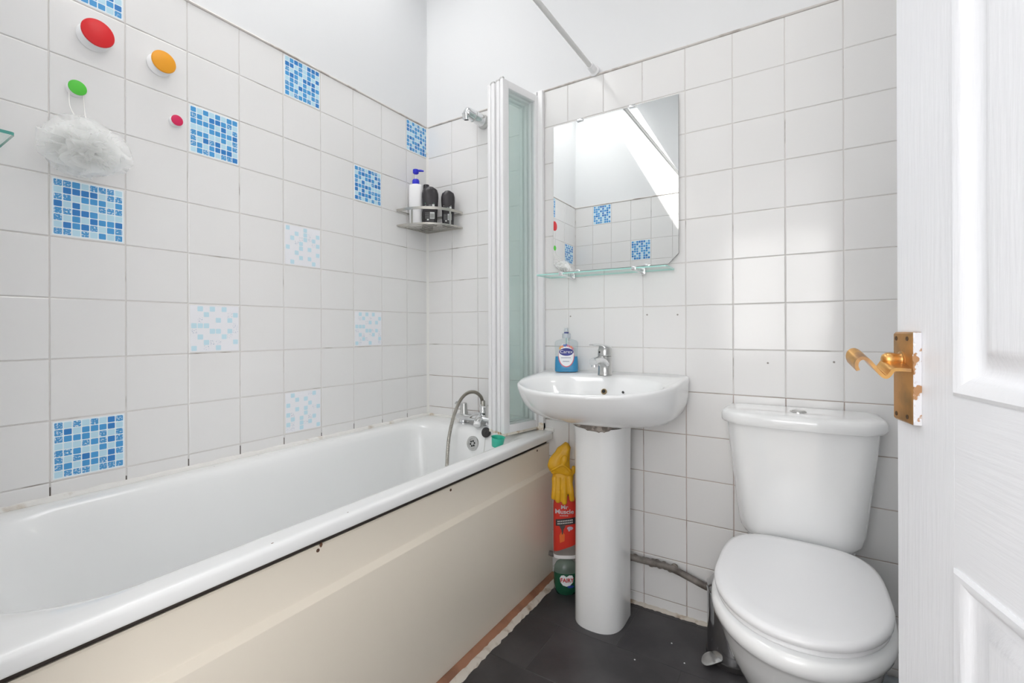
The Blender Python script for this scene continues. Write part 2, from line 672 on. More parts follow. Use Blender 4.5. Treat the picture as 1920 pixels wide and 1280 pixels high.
def lay_tile(wall_o, centre, rot, w, h, sticker=None):
    o = link(bpy.data.objects.new('tile', tile_mesh(w, h)))
    tilt = Matrix.Rotation(rt.gauss(0, 0.0016), 4, 'X') @ Matrix.Rotation(rt.gauss(0, 0.0016), 4, 'Y')
    o.matrix_world = Matrix.Translation(centre) @ rot @ tilt
    o.parent = wall_o
    if sticker:
        me, label = sticker
        s = link(bpy.data.objects.new('mosaic_sticker', me))
        s.parent = o
        s['label'] = label
        o['label'] = 'white tile under a mosaic sticker'


def basis(x, y, z):
    return Matrix(((x[0], y[0], z[0]), (x[1], y[1], z[1]), (x[2], y[2], z[2]))).to_4x4()


R_LEFT = basis((0, 1, 0), (0, 0, 1), (1, 0, 0))
R_BACK = basis((1, 0, 0), (0, 0, 1), (0, -1, 0))
R_FRONT = basis((-1, 0, 0), (0, 0, 1), (0, 1, 0))
JT = 0.0024

left_stickers = {
    (9, 0): (G3, 0, 0.15), (5, 0): (G3, 0, 0.12), (1, 0): (G1, 0, 0.06), (7, 2): (G1, 0, 0.35), (3, 2): (G2, 0, 0.35),
    (9, 4): (G2, 0, 0.42), (9, 8): (G1, 0, 0.42), (11, 2): (G1, 0, 0.1),
    (5, 4): (G3, 1, 0), (7, 6): (G1, 1, 0), (3, 6): (G1, 1, 0), (5, 8): (G4, 1, 0)}
for c in range(1, 13):
    ya = min(0.0, -(-0.0116 + (c - 1) * T)) if c > 1 else -0.0005
    yb = max(-(-0.0116 + c * T), YF)
    for k in range(0, 10):
        z1, z0 = ZT - k * T, ZT - (k + 1) * T
        st = None
        if (c, k) in left_stickers:
            g, fd, wr = left_stickers[(c, k)]
            st = (sticker_mesh(g, fd, 100 * c + k, wr),
                  'faded white mosaic sticker with scattered pale blue squares' if fd else 'blue mosaic sticker stuck on a white tile')
        lay_tile(W_LEFT, (0, (ya + yb) / 2, (z0 + z1) / 2), R_LEFT, ya - yb - JT, z1 - z0 - JT, st)
for c in range(0, 14):
    xa = 0.0005 if c == 0 else 0.0032 + c * T
    xb = min(0.0032 + (c + 1) * T, XR)
    for k in range(0, 14):
        z1, z0 = ZT - k * T, max(ZT - (k + 1) * T, 0.004)
        if k >= 10 and xb < 0.70:
            continue
        lay_tile(W_BACK, ((xa + xb) / 2, 0, (z0 + z1) / 2), R_BACK, xb - xa - JT, z1 - z0 - JT)
front_stickers = {(1, 0): (G4, 0, 0.03), (3, 2): (G4, 0, 0.03)}
for c in range(0, 7):
    xa = 0.0005 if c == 0 else -0.002 + c * T
    xb = min(-0.002 + (c + 1) * T, DX0)
    for k in range(0, 10):
        if xb < xa + 0.01:
            continue
        z1, z0 = ZT - k * T, ZT - (k + 1) * T
        st = None
        if (c, k) in front_stickers:
            g, fd, wr = front_stickers[(c, k)]
            st = (sticker_mesh(g, fd, 700 + c, wr), 'blue mosaic sticker stuck on a white tile')
        lay_tile(W_FRONT, ((xa + xb) / 2, YF, (z0 + z1) / 2), R_FRONT, xb - xa - JT, z1 - z0 - JT, st)

# plugged screw holes in the tiles and mould at the foot of the joints
for x, z in ((0.775, 1.081), (1.086, 1.081), (1.195, 1.079), (1.478, 0.916), (1.655, 0.925)):
    obj('plugged_hole', nlathe([(0.0032, -0.0005), (0.0032, 0.0006), (0.0022, 0.0008)], axis_m((x, -0.0002, z), (0, -1, 0)), 12), mat('grey_plug', (0.34, 0.32, 0.30), 0.8), W_BACK)
for c in range(1, 10):
    y = -(-0.0116 + c * T)
    h = (0.020, 0.016, 0.024, 0.015, 0.026, 0.030, 0.022, 0.012, 0.024)[c - 1]
    obj('mould_spot', nbox(-0.0024, -0.0004, y - 0.0013, y + 0.0013, 0.617, 0.617 + h, 0.0004, 1), mat('black_mould', (0.10, 0.085, 0.075), 0.9), W_LEFT, smooth=0)

# ---- trims, caulk and skirting


def trim(name, bm, m, smooth=40):
    o = obj(name, bm, m, smooth=smooth)
    o['kind'] = 'structure'
    return o


bm = bmesh.new()
extrude_profile(bm, [(-0.004, ZT - 0.001), (0.002, ZT - 0.001), (0.0045, ZT + 0.002), (0.0025, ZT + 0.006), (-0.004, ZT + 0.007)], YF, 0.0)
trim('trim_1', bm, TRIMM)
bm = bmesh.new()
extrude_profile(bm, [(0.004, ZT - 0.001), (-0.002, ZT - 0.001), (-0.0045, ZT + 0.002), (-0.0025, ZT + 0.006), (0.004, ZT + 0.007)], 0.0, XR, 'X')
trim('trim_2', bm, TRIMM)
bm = bmesh.new()
extrude_profile(bm, [(YF - 0.004, ZT - 0.001), (YF + 0.002, ZT - 0.001), (YF + 0.0045, ZT + 0.002), (YF + 0.0025, ZT + 0.006), (YF - 0.004, ZT + 0.007)], 0.0, DX0, 'X')
trim('trim_3', bm, TRIMM)
# white sealant in the corner of the tiling and round the bath
trim('trim_4', nloft([[(0.0, 0.0, z), (0.009, 0.0, z), (0.004, -0.004, z), (0.0, -0.009, z)] for z in (0.60, ZT)]), CAULK)


def bead(pts, r, seed, n=8):
    rd = random.Random(seed)
    P = [Vector(p) for p in pts]
    q = []
    rr = []
    for a, b in zip(P[:-1], P[1:]):
        m = max(2, int((b - a).length / 0.02))
        for i in range(m):
            q.append(a.lerp(b, i / m))
            rr.append(r * rd.uniform(0.8, 1.15))
    q.append(P[-1])
    rr.append(r)
    return ntube(q, rr, n)


trim('trim_5', bead([(0.002, YF + 0.01, 0.609), (0.002, -0.004, 0.609)], 0.011, 1), CAULK)
trim('trim_6', bead([(0.004, -0.002, 0.609), (0.70, -0.002, 0.609)], 0.009, 2), CAULK)
# mortar line at the foot of the back wall
rd = random.Random(5)
prof = []
for i in range(61):
    x = 0.745 + i * (1.299 - 0.745) / 60
    d = 0.010 + rd.uniform(0, 0.006)
    h = 0.006 + rd.uniform(0, 0.004)
    prof.append([(x, 0.003, 0.0), (x, -d, 0.0), (x, -d * 0.9, h * 0.5), (x, -0.002, h), (x, 0.003, h)])
bm = nloft(prof)
o = obj('baseboard_back', bm, OLDCAULK)
o['kind'] = 'structure'
# doorway lining
bm = bmesh.new()
for b in ((DX0 - 0.005, DX0 + 0.028, YF - 0.125, YF + 0.004, 0, DZ), (DX1 - 0.028, DX1 + 0.005, YF - 0.125, YF + 0.004, 0, DZ),
          (DX0 - 0.005, DX1 + 0.005, YF - 0.125, YF + 0.004, DZ - 0.02, DZ + 0.012)):
    box(bm, *b, bev=0.002)
trim('trim_7', bm, FRAMEW)

# ================================================================== DOOR
DW, DH, DT = 0.830, 1.985, 0.036
Ex, Ey = 1.6864, -0.8994
ddir = Vector((-0.258, 0.966, 0)).normalized()
hinge = Vector((Ex, Ey, 0)) - ddir * DW
rz_d = math.atan2(ddir.y, ddir.x)
door = bpy.data.objects.new('door_1', None)
link(door)
door.location = (hinge.x, hinge.y, 0.008)
door.rotation_euler = (0, 0, rz_d)
ROOTM[door.name] = Matrix.Translation(door.location) @ Matrix.Rotation(rz_d, 4, 'Z')
tag(door, 'white moulded panel door standing open with a worn brass lever handle', 'door', kind='structure')
# in the door's own frame: x from hinge to free edge, y = 0 the face towards the room, -y its thickness
ST = 0.128
MU = 0.100
pxs = [(ST, (DW - MU) / 2), ((DW + MU) / 2, DW - ST)]
pzs = [(0.245, 0.753), (0.944, 1.865)]
bm = bmesh.new()
for x0, x1 in ((0, ST), (DW - ST, DW)):
    box(bm, x0, x1, -DT, 0, 0, DH, 0.0012, 1)
obj('stile', bm, DOORM, door, world=False)
bm = bmesh.new()
box(bm, (DW - MU) / 2, (DW + MU) / 2, -DT, -0.0002, 0.2, 1.9)
obj('mullion', bm, DOORM, door, world=False, smooth=0)
for z0, z1 in ((0, pzs[0][0]), (pzs[0][1], pzs[1][0]), (pzs[1][1], DH)):
    obj('rail', nbox(ST - 0.001, DW - ST + 0.001, -DT, -0.0001, z0, z1), DOORH, door, world=False, smooth=0)
for x0, x1 in pxs:
    for z0, z1 in pzs:
        bm = bmesh.new()
        rings = []
        for ins, y in ((0.0, -0.012), (0.0, 0.0015), (0.004, 0.0035), (0.010, 0.002), (0.018, -0.003), (0.024, -0.0085),
                       (0.031, -0.0105), (0.034, -0.0105), (0.048, -0.003), (0.051, -0.002), (0.055, -0.002)):
            rings.append([(x0 + ins, y, z0 + ins), (x1 - ins, y, z0 + ins), (x1 - ins, y, z1 - ins), (x0 + ins, y, z1 - ins)])
        loft(bm, rings, cap0=False)
        p = obj('door_panel', bm, DOORM, door, smooth=30, world=False)
        bm = nbox(x0, x1, -DT + 0.003, -DT + 0.012, z0, z1)
        obj('panel_back', bm, DOORM, p, world=False, smooth=0)
# handle on its back plate
PZ0, PZ1 = 0.897, 1.014
PX1 = DW - 0.0125
PX0 = PX1 - 0.049
bm = bmesh.new()
loft(bm, [rrect(PX0, PX1, PZ0, PZ1, 0.002, 0, 2), rrect(PX0, PX1, PZ0, PZ1, 0.002, 0.0075, 2),
          rrect(PX0 + 0.002, PX1 - 0.001, PZ0 + 0.002, PZ1 - 0.002, 0.002, 0.0095, 2)])
for v in bm.verts:
    v.co = Vector((v.co.x, v.co.z, v.co.y))
plate = obj('handle_plate', bm, BRASSP, door, world=False, label='worn brass back plate')
bm = bmesh.new()
rd = random.Random(9)
zs = [PZ0 + 0.0005 + i * (PZ1 - PZ0 - 0.001) / 40 for i in range(41)]
loft(bm, [[(PX0 - 0.0006, 0.0002, z), (PX0 - 0.0006, 0.0088 - abs(rd.gauss(0, 0.0016)) - 0.0014 * math.sin((z - PZ0) * 60), z), (PX0 + 0.0004, 0.0086, z), (PX0 + 0.0004, 0.0002, z)] for z in zs])
obj('paint_edge', bm, PAINTCHIP, plate, world=False, label='chipped white paint on the plate edge', smooth=0)
for sx in (PX0 + 0.0125, PX1 - 0.0085):
    for sz in (PZ0 + 0.0085, PZ1 - 0.0085):
        obj('screw', nlathe([(0.0029, 0.0), (0.0029, 0.0008), (0.0016, 0.0009), (0.0004, 0.0004)], axis_m((sx, 0.0094, sz), (0, 1, 0)), 12),
            mat('rusty_screw', (0.12, 0.07, 0.035), 0.6, metal=0.5), plate, world=False)
LZ = 0.9655
lprof = [(0.0015, 0.0004), (0.008, 0.0008), (0.016, 0.001), (0.0205, 0.0), (0.0235, -0.0045), (0.027, -0.0085), (0.031, -0.0078), (0.036, -0.0025),
         (0.042, 0.0060), (0.047, 0.0122), (0.052, 0.0148), (0.0565, 0.0138), (0.0595, 0.0098), (0.0602, 0.0045), (0.0585, -0.0010)]
LP = catmull([(a, b, 0) for a, b in lprof], 4)
lx0, lx1 = PX0 + 0.001, PX0 + 0.031
ring = []
th = 0.0021
top, bot = [], []
for i, p in enumerate(LP):
    t = (LP[min(i + 1, len(LP) - 1)] - LP[max(i - 1, 0)]).normalized()
    nrm = Vector((-t.y, t.x, 0))
    top.append(p + nrm * th)
    bot.append(p - nrm * th)
outl = top + bot[::-1]
bm = bmesh.new()
for s in range(len(LP) - 1):
    a, b, c, d = top[s], top[s + 1], bot[s + 1], bot[s]
    qs = [[bm.verts.new((x, p.x + 0.0085, LZ + p.y + (0.010 * (x - lx0) / (lx1 - lx0)))) for p in (a, b, c, d)] for x in (lx0, lx1)]
    bm.faces.new(qs[0])
    bm.faces.new(qs[1][::-1])
    for i in range(4):
        if (i == 1 and s < len(LP) - 2) or (i == 3 and s > 0):
            continue
        j = (i + 1) % 4
        bm.faces.new((qs[0][i], qs[0][j], qs[1][j], qs[1][i]))
bmesh.ops.remove_doubles(bm, verts=bm.verts, dist=1e-6)
lever = obj('lever', bm, BRASS, door, world=False, label='curled brass lever', smooth=50)
obj('lever_hub', nlathe([(0.011, 0.0), (0.011, 0.002), (0.0085, 0.003), (0.0075, 0.006), (0.0085, 0.010), (0.0092, 0.014), (0.0088, 0.018), (0.0065, 0.0215), (0.003, 0.023)],
                        axis_m((PX0 + 0.0275, 0.0085, LZ + 0.0125), (0, 1, 0)), 20), BRASS, lever, world=False)

# ================================================================== BATH
tub = thing('bathtub', 'long white enamel bathtub along the tiled wall', 'bathtub', (0.35, -0.87, 0.0))
RIM = 0.607
bm = bmesh.new()


def bt(x0, x1, y0, y1, r, z, rn=None, n=9):
    """rounded outline; rn rounds the two corners of the sloping (near) end"""
    rn = rn or r
    pts = []
    for cx, cy, a0, q in ((x1 - r, y1 - r, 0, r), (x0 + r, y1 - r, 90, r), (x0 + rn, y0 + rn, 180, rn), (x1 - rn, y0 + rn, 270, rn)):
        for i in range(n + 1):
            a = math.radians(a0 + 90 * i / n)
            pts.append((cx + q * math.cos(a), cy + q * math.sin(a), z))
    return pts


loft(bm, [bt(0.012, 0.684, -1.690, -0.012, 0.02, 0.576), bt(0.004, 0.697, -1.6985, -0.005, 0.02, 0.5755), bt(0.0015, 0.7005, -1.7010, -0.0025, 0.02, 0.5775), bt(0.001, 0.7015, -1.7015, -0.002, 0.02, 0.581),
          bt(0.001, 0.7015, -1.7015, -0.002, 0.02, 0.5965), bt(0.001, 0.7012, -1.7015, -0.002, 0.02, 0.600), bt(0.002, 0.6995, -1.7005, -0.003, 0.02, 0.6045), bt(0.004, 0.696, -1.699, -0.005, 0.02, 0.6068),
          bt(0.008, 0.691, -1.695, -0.008, 0.02, RIM + 0.0006), bt(0.012, 0.686, -1.690, -0.012, 0.02, RIM + 0.001), bt(0.040, 0.656, -1.640, -0.085, 0.075, RIM + 0.0008, 0.20),
          bt(0.048, 0.647, -1.625, -0.100, 0.085, RIM, 0.21), bt(0.056, 0.638, -1.606, -0.116, 0.092, RIM - 0.003, 0.22), bt(0.064, 0.629, -1.586, -0.129, 0.098, RIM - 0.010, 0.225),
          bt(0.072, 0.620, -1.564, -0.139, 0.102, RIM - 0.026, 0.23), bt(0.082, 0.608, -1.535, -0.150, 0.108, 0.54, 0.23), bt(0.105, 0.582, -1.45, -0.170, 0.12, 0.40, 0.22),
          bt(0.125, 0.560, -1.38, -0.188, 0.13, 0.30, 0.20), bt(0.150, 0.535, -1.31, -0.212, 0.13, 0.245, 0.18), bt(0.19, 0.495, -1.23, -0.25, 0.12, 0.218, 0.14),
          bt(0.25, 0.435, -1.08, -0.33, 0.08, 0.210, 0.08)], cap0=False)
shell = obj('tub_shell', bm, ENAMEL, tub, smooth=60)
# overflow on the inner end wall
om = axis_m((0.389, -0.1475, 0.546), (0.0, -1, 0.13))
ov = obj('overflow_rosette', nlathe([(0.031, -0.004), (0.031, 0.002), (0.029, 0.005), (0.021, 0.006), (0.019, 0.003)], om, 32), DULLCHROME, tub)
grid = bmesh.new()
lathe(grid, [(0.018, 0.001), (0.018, 0.0035)], om, 24)
obj('overflow_disc', grid, DULLCHROME, ov)
for i in range(6):
    a = i * PI / 3 + 0.3
    M = om @ Matrix.Translation((0.0105 * math.cos(a), 0.0105 * math.sin(a), 0.0034))
    obj('overflow_hole', nlathe([(0.0042, 0.0), (0.0042, 0.0008)], M, 12), DARK, ov)
# small rust chips on the rim
for (x, y) in ((0.690, -1.20), (0.688, -1.02), (0.034, -1.0), (0.03, -0.86)):
    obj('rust_chip', nlathe([(0.0016, 0), (0.0012, 0.0006), (0.0003, 0.0009)], Matrix.Translation((x, y, RIM + 0.0002)) @ Matrix.Scale(2.2, 4, (0, 1, 0)), 8),
        mat('rust', (0.16, 0.08, 0.045), 0.8), tub)

bm = bmesh.new()
extrude_profile(bm, [(0.664, 0.554), (0.674, 0.556), (0.677, 0.553), (0.6765, 0.462), (0.678, 0.457), (0.6895, 0.4475), (0.6920, 0.4440), (0.6925, 0.4390), (0.692, 0.030), (0.690, 0.024), (0.664, 0.024)], YF + 0.002, -0.004)
pan = obj('side_panel', bm, CREAM, tub, smooth=25, label='cream side panel with a stepped ledge')
for y in (-0.106, -0.64, -1.09, -1.56):
    obj('panel_screw', nlathe([(0.0042, 0), (0.0038, 0.0012), (0.0015, 0.0016)], axis_m((0.6768, y, 0.5455), (1, 0, 0)), 12),
        mat('rust_dark', (0.10, 0.05, 0.03), 0.8), pan)
obj('rust_patch', nlathe([(0.004, 0), (0.002, 0.0006)], axis_m((0.6768, -1.082, 0.554), (1, 0, 0)) @ Matrix.Scale(1.5, 4, (0, 1, 0)), 9), mat('rust', (0.16, 0.08, 0.045), 0.8), pan)
# near-black strip behind lip and panel paints the shade in the gap
obj('gap_shade_strip', nbox(0.640, 0.668, YF + 0.01, -0.01, 0.540, 0.5755), mat('gap_shade', (0.05, 0.04, 0.035), 0.9), tub, smooth=0)
bm = bmesh.new()
extrude_profile(bm, [(0.672, 0.0), (0.714, 0.0), (0.7145, 0.004), (0.7, 0.021), (0.694, 0.0235), (0.672, 0.0235)], YF + 0.002, -0.004)
tag(obj('baseboard_left', bm, WOOD, smooth=30), kind='structure')
rd = random.Random(12)
rings = []
for i in range(121):
    y = YF + 0.003 - (YF + 0.003 + 0.004) * i / 120
    d = 0.731 + rd.uniform(-0.004, 0.003)
    h = 0.0055 + rd.uniform(-0.001, 0.002)
    rings.append([(0.709, y, 0.0), (d, y, 0.0), (d - 0.004, y, h * 0.7), (0.716, y, h + 0.003), (0.709, y, h + 0.004)])
trim('trim_8', nloft(rings), OLDCAULK)

# bath mixer tap with shower hose
tap = thing('bath_mixer_tap', 'chrome bath mixer tap with a coiled shower hose on the bath end', 'tap', (0.34, -0.06, RIM))
ty = -0.06
for x in (0.268, 0.412):
    obj('tap_foot', nlathe([(0.026, 0.0012), (0.026, 0.004), (0.018, 0.006), (0.017, 0.016)], Matrix.Translation((x, ty, RIM)), 24), CHROME, tap)
bm = bmesh.new()
rings = []
for i in range(13):
    u = i / 12
    x = 0.244 + u * 0.192
    w = 0.023 + 0.012 * math.sin(PI * u)
    h0, h1 = 0.620, 0.650 + 0.014 * math.exp(-((u - 0.6) / 0.2) ** 2)
    rings.append([(x, ty + w * math.cos(a) * (1 if math.cos(a) > 0 else 1.1), (h0 + h1) / 2 + (h1 - h0) / 2 * math.sin(a)) for a in [2 * PI * k / 16 for k in range(16)]])
loft(bm, rings)
obj('tap_body', bm, CHROME, tap)
bm = bmesh.new()
tube(bm, catmull([(0.372, ty - 0.01, 0.640), (0.382, ty - 0.035, 0.641), (0.394, ty - 0.060, 0.636), (0.402, ty - 0.076, 0.628)], 5), [0.016] * 8 + [0.015] * 6 + [0.0145] * 2, 16)
obj('tap_spout', bm, CHROME, tap)
obj('tap_nozzle', nlathe([(0.015, 0), (0.015, 0.014), (0.011, 0.0145)], axis_m((0.399, ty - 0.070, 0.632), (0.25, -0.6, -0.8)), 20), WPLASTIC, tap)
for x, s in ((0.272, -1), (0.412, -1)):
    h = obj('tap_handle', nlathe([(0.018, 0.0), (0.0185, 0.006), (0.0165, 0.010), (0.0155, 0.035), (0.0135, 0.047), (0.009, 0.050)], Matrix.Translation((x, ty, 0.648)), 20), DULLCHROME, tap)
    bm = bmesh.new()
    tube(bm, catmull([(x, ty, 0.688), (x + s * 0.022, ty - 0.003, 0.686), (x + s * 0.036, ty - 0.005, 0.692), (x + s * 0.044, ty - 0.006, 0.698)], 5),
         [0.004] * 6 + [0.0042] * 4 + [0.0055, 0.007, 0.008, 0.0085, 0.007, 0.003], 12)
    obj('tap_lever', bm, DULLCHROME, h)
obj('diverter', nlathe([(0.014, 0), (0.015, 0.004), (0.013, 0.012), (0.0115, 0.016), (0.0115, 0.030), (0.009, 0.034)], Matrix.Translation((0.378, ty, 0.660)), 20), CHROME, tap)
hp = catmull([(0.378, ty, 0.690), (0.377, -0.062, 0.712), (0.371, -0.068, 0.735), (0.350, -0.078, 0.752), (0.322, -0.090, 0.750), (0.300, -0.105, 0.730),
              (0.289, -0.125, 0.695), (0.290, -0.160, 0.640), (0.295, -0.190, 0.575), (0.298, -0.205, 0.510), (0.300, -0.215, 0.440), (0.305, -0.25, 0.33), (0.318, -0.31, 0.245), (0.34, -0.40, 0.226), (0.36, -0.52, 0.221)], 26)
bm = bmesh.new()
tube(bm, hp, [0.0073 + (0.0009 if i % 2 else -0.0007) for i in range(len(hp))], 10)
obj('shower_hose', bm, HOSE, tap, label='coiled steel shower hose')
obj('hose_ferrule', nlathe([(0.0105, 0), (0.0105, 0.022), (0.0085, 0.026)], Matrix.Translation((0.378, ty, 0.690)), 16), HOSE, tap)

plug = thing('bath_plug', 'black rubber bath plug hanging at the end of the bath', 'plug', (0.452, -0.137, 0.585))
obj('plug_disc', nlathe([(0.018, -0.006), (0.0205, -0.001), (0.0215, 0.005), (0.0195, 0.007), (0.006, 0.0075), (0.004, 0.0105)], axis_m((0.452, -0.1375, 0.598), (0.05, -1, 0.25)), 24), RUBBER, plug)
bm = bmesh.new()
for i in range(34):
    lathe(bm, [(0.0002, -0.0012), (0.0012, -0.0006), (0.0014, 0.0), (0.0012, 0.0006), (0.0002, 0.0012)], Matrix.Translation((0.4525, -0.1455 - i * 0.0007, 0.578 - i * 0.0035)), 6)
obj('plug_chain', bm, STEEL, plug)

# teal cup inside the rim below the folded screen
cup = thing('teal_cup', 'small teal plastic cup tucked under the shower screen', 'cup', (0.585, -0.255, 0.555))
bm = bmesh.new()
MC = Matrix.Translation((0.581, -0.248, 0.580)) @ Matrix.Rotation(math.radians(8), 4, 'Y')
lathe(bm, [(0.020, 0.0), (0.0215, 0.002), (0.026, 0.036), (0.0275, 0.037), (0.026, 0.036), (0.0245, 0.035), (0.0205, 0.004)], MC, 28)
TEAL = mat('teal_plastic', (0.05, 0.50, 0.36), 0.35)
obj('cup_body', bm, TEAL, cup)
# ================================================================== SHOWER
sh = thing('shower_bracket', 'chrome shower head bracket at the top of the tiling', 'shower bracket', (0.345, -0.001, 1.97))
MB = axis_m((0.348, 0.0, 1.972), (-0.10, -1, 0.02))
obj('wall_flange', nlathe([(0.031, 0.0006), (0.031, 0.006), (0.0295, 0.014), (0.027, 0.022)], MB, 32), DULLCHROME, sh)
bm = bmesh.new()
arm = catmull([(0.347, -0.012, 1.972), (0.338, -0.045, 1.978), (0.324, -0.080, 1.987), (0.312, -0.102, 1.991)], 5)
tube(bm, arm, [0.0275, 0.0272, 0.0268, 0.0264, 0.026, 0.0256, 0.0252, 0.0248, 0.0244, 0.024, 0.0238, 0.0236, 0.0232, 0.0215, 0.018, 0.009], 24)
ar = obj('bracket_arm', bm, CHROME, sh)
obj('arm_collar', nlathe([(0.0262, -0.002), (0.0268, 0.0), (0.0262, 0.002)], axis_m((0.333, -0.058, 1.981), (-0.33, -0.9, 0.22)), 24), DULLCHROME, ar)
obj('handset_socket', nlathe([(0.0125, -0.027), (0.015, -0.0265), (0.0165, -0.018), (0.018, 0.0)], axis_m((0.316, -0.094, 1.985), (0.1, -0.25, 1)), 20), CHROME, ar)
obj('socket_slot', nlathe([(0.010, -0.0285), (0.010, -0.0268)], axis_m((0.316, -0.094, 1.985), (0.1, -0.25, 1)), 16), DARK, ar)

# folded bath screen of four framed frosted panes
scr = thing('shower_screen', 'folded shower screen of white framed frosted green panes', 'shower screen', (0.635, -0.02, 0.612))
u = Vector((-0.047, -0.2, 0)).normalized()
nv = Vector((-u.y, u.x, 0))          # from the near face towards the bath
if nv.x > 0:
    nv = -nv
Z0, Z1 = 0.622, 2.006
hinge0 = Vector((0.640, -0.016, 0))


def oriented_box(bm, o, a0, a1, b0, b1, z0, z1, bev=0.0):
    s = bmesh.new()
    box(s, a0, a1, b0, b1, z0, z1, bev)
    M = Matrix(((u.x, nv.x, 0, o.x), (u.y, nv.y, 0, o.y), (0, 0, 1, 0), (0, 0, 0, 1)))
    s.transform(M)
    tmp = bpy.data.meshes.new('x')
    s.to_mesh(tmp)
    s.free()
    bm.from_mesh(tmp)
    bpy.data.meshes.remove(tmp)


PW = 0.208
for i in range(4):
    off = hinge0 + nv * (0.0255 * i)
    ln = PW - 0.004 * (i % 2)
    zb = Z0 + 0.002 * i
    bm = bmesh.new()
    fw = 0.034
    oriented_box(bm, off, ln - fw, ln, 0.0, 0.019, zb, Z1, 0.004)
    pn = obj('screen_stile', bm, FRAMEW, scr)
    bm = bmesh.new()
    oriented_box(bm, off, 0.0, 0.022, 0.0, 0.019, zb, Z1, 0.004)
    obj('screen_stile', bm, FRAMEW, scr)
    bm = bmesh.new()
    oriented_box(bm, off, 0.02, ln - fw + 0.002, 0.001, 0.018, zb, zb + 0.030, 0.003)
    obj('bottom_rail', bm, FRAMEW, scr)
    bm = bmesh.new()
    oriented_box(bm, off, 0.02, ln - fw + 0.002, 0.001, 0.018, Z1 - 0.030, Z1, 0.003)
    obj('top_rail', bm, FRAMEW, scr)
    bm = bmesh.new()
    oriented_box(bm, off, 0.020, ln - fw + 0.002, 0.0075, 0.0115, zb + 0.028, Z1 - 0.028)
    obj('screen_pane', bm, FROST, scr, smooth=0, label='frosted green tinted pane')
    bm = bmesh.new()
    oriented_box(bm, off, 0.004, ln - 0.001, 0.003, 0.016, zb - 0.010, zb + 0.001, 0.002)
    obj('bottom_seal', bm, RUSTY, scr)
    bm = bmesh.new()
    oriented_box(bm, off, ln - 0.014, ln - 0.002, 0.004, 0.022, Z1 - 0.002, Z1 + 0.008, 0.002)
    obj('pivot_cap', bm, DULLCHROME if i < 3 else FRAMEW, scr)
bm = bmesh.new()
box(bm, 0.612, 0.660, -0.022, -0.0008, 0.606, 2.025, 0.003)
obj('wall_channel', bm, FRAMEW, scr)
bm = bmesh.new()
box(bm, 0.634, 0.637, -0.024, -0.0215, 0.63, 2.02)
obj('groove_shade_strip', bm, mat('groove_shade', (0.30, 0.30, 0.31), 0.6), scr, smooth=0)  # grey strip on the channel face paints the shade of a groove
bm = bmesh.new()
box(bm, 0.625, 0.660, -0.024, -0.003, 0.608, 0.640, 0.003)
obj('channel_foot', bm, RUSTY, scr)

# curtain rail
rail = thing('curtain_rail', 'thin white shower curtain rail fixed above the tiles', 'curtain rail', (0.883, -0.86, 2.043))
obj('rail_tube', ntube([(0.883, -0.003, 2.043), (0.883, YF + 0.003, 2.043)], 0.0088, 14), mat('rail_white', (0.70, 0.70, 0.69), 0.35), rail)
for y, s in ((-0.0045, -1), (YF + 0.0045, 1)):
    obj('rail_socket', nlathe([(0.021, 0.0), (0.021, 0.004), (0.0145, 0.008), (0.0135, 0.045), (0.0115, 0.048)], axis_m((0.883, y, 2.043), (0, s, 0)), 20), WPLASTIC, rail)

# ================================================================== CORNER RACK AND BOTTLES
rk = thing('corner_rack', 'steel corner shower rack holding bottles', 'corner rack', (0.0, 0.0, 1.50))
RR = 0.204


def arc_pts(r, z, n=20, sx=1.0):
    out = []
    for i in range(n + 1):
        a = PI / 2 * i / n
        c, s = math.cos(a), math.sin(a)
        e = 2 / 2.5
        out.append((0.002 + r * sx * (c ** e), -0.002 - r * (s ** e), z))
    return out


def strip(pts, h, t):
    P = [Vector(p) for p in pts]
    rings = []
    for i, p in enumerate(P):
        tn = (P[min(i + 1, len(P) - 1)] - P[max(i - 1, 0)]).normalized()
        nn = Vector((-tn.y, tn.x, 0)) * t / 2
        rings.append([tuple(p + nn), tuple(p + nn + Vector((0, 0, h))), tuple(p - nn + Vector((0, 0, h))), tuple(p - nn)])
    return nloft(rings)


obj('front_rail', strip(arc_pts(RR, 1.569, sx=1.08), 0.012, 0.003), STEEL, rk)
tray = obj('tray_rim', strip(arc_pts(RR, 1.502, sx=1.08), 0.007, 0.003), STEEL, rk)
for k in range(9):
    s = 0.02 + k * 0.021
    a = math.asin(min(1, (s / RR) ** (1.25)))
    xe = RR * 1.08 * math.cos(a) ** 0.8
    obj('tray_wire', ntube([(0.003, -0.002 - s, 1.5045), (xe, -0.002 - s, 1.5045)], 0.0022, 8), STEEL, tray)
for p0, p1 in (((0.003, -0.003), (0.003, -RR)), ((0.003, -0.003), (RR * 1.08, -0.003))):
    for z in (1.505, 1.575):
        obj('back_wire', ntube([(*p0, z), (*p1, z)], 0.0028, 8), STEEL, rk)
for i in (4, 16):
    p = arc_pts(RR, 0, 20, 1.08)[i]
    obj('upright', nbox(p[0] - 0.0045, p[0] + 0.0045, p[1] - 0.0015, p[1] + 0.0015, 1.503, 1.575), STEEL, rk, smooth=0)

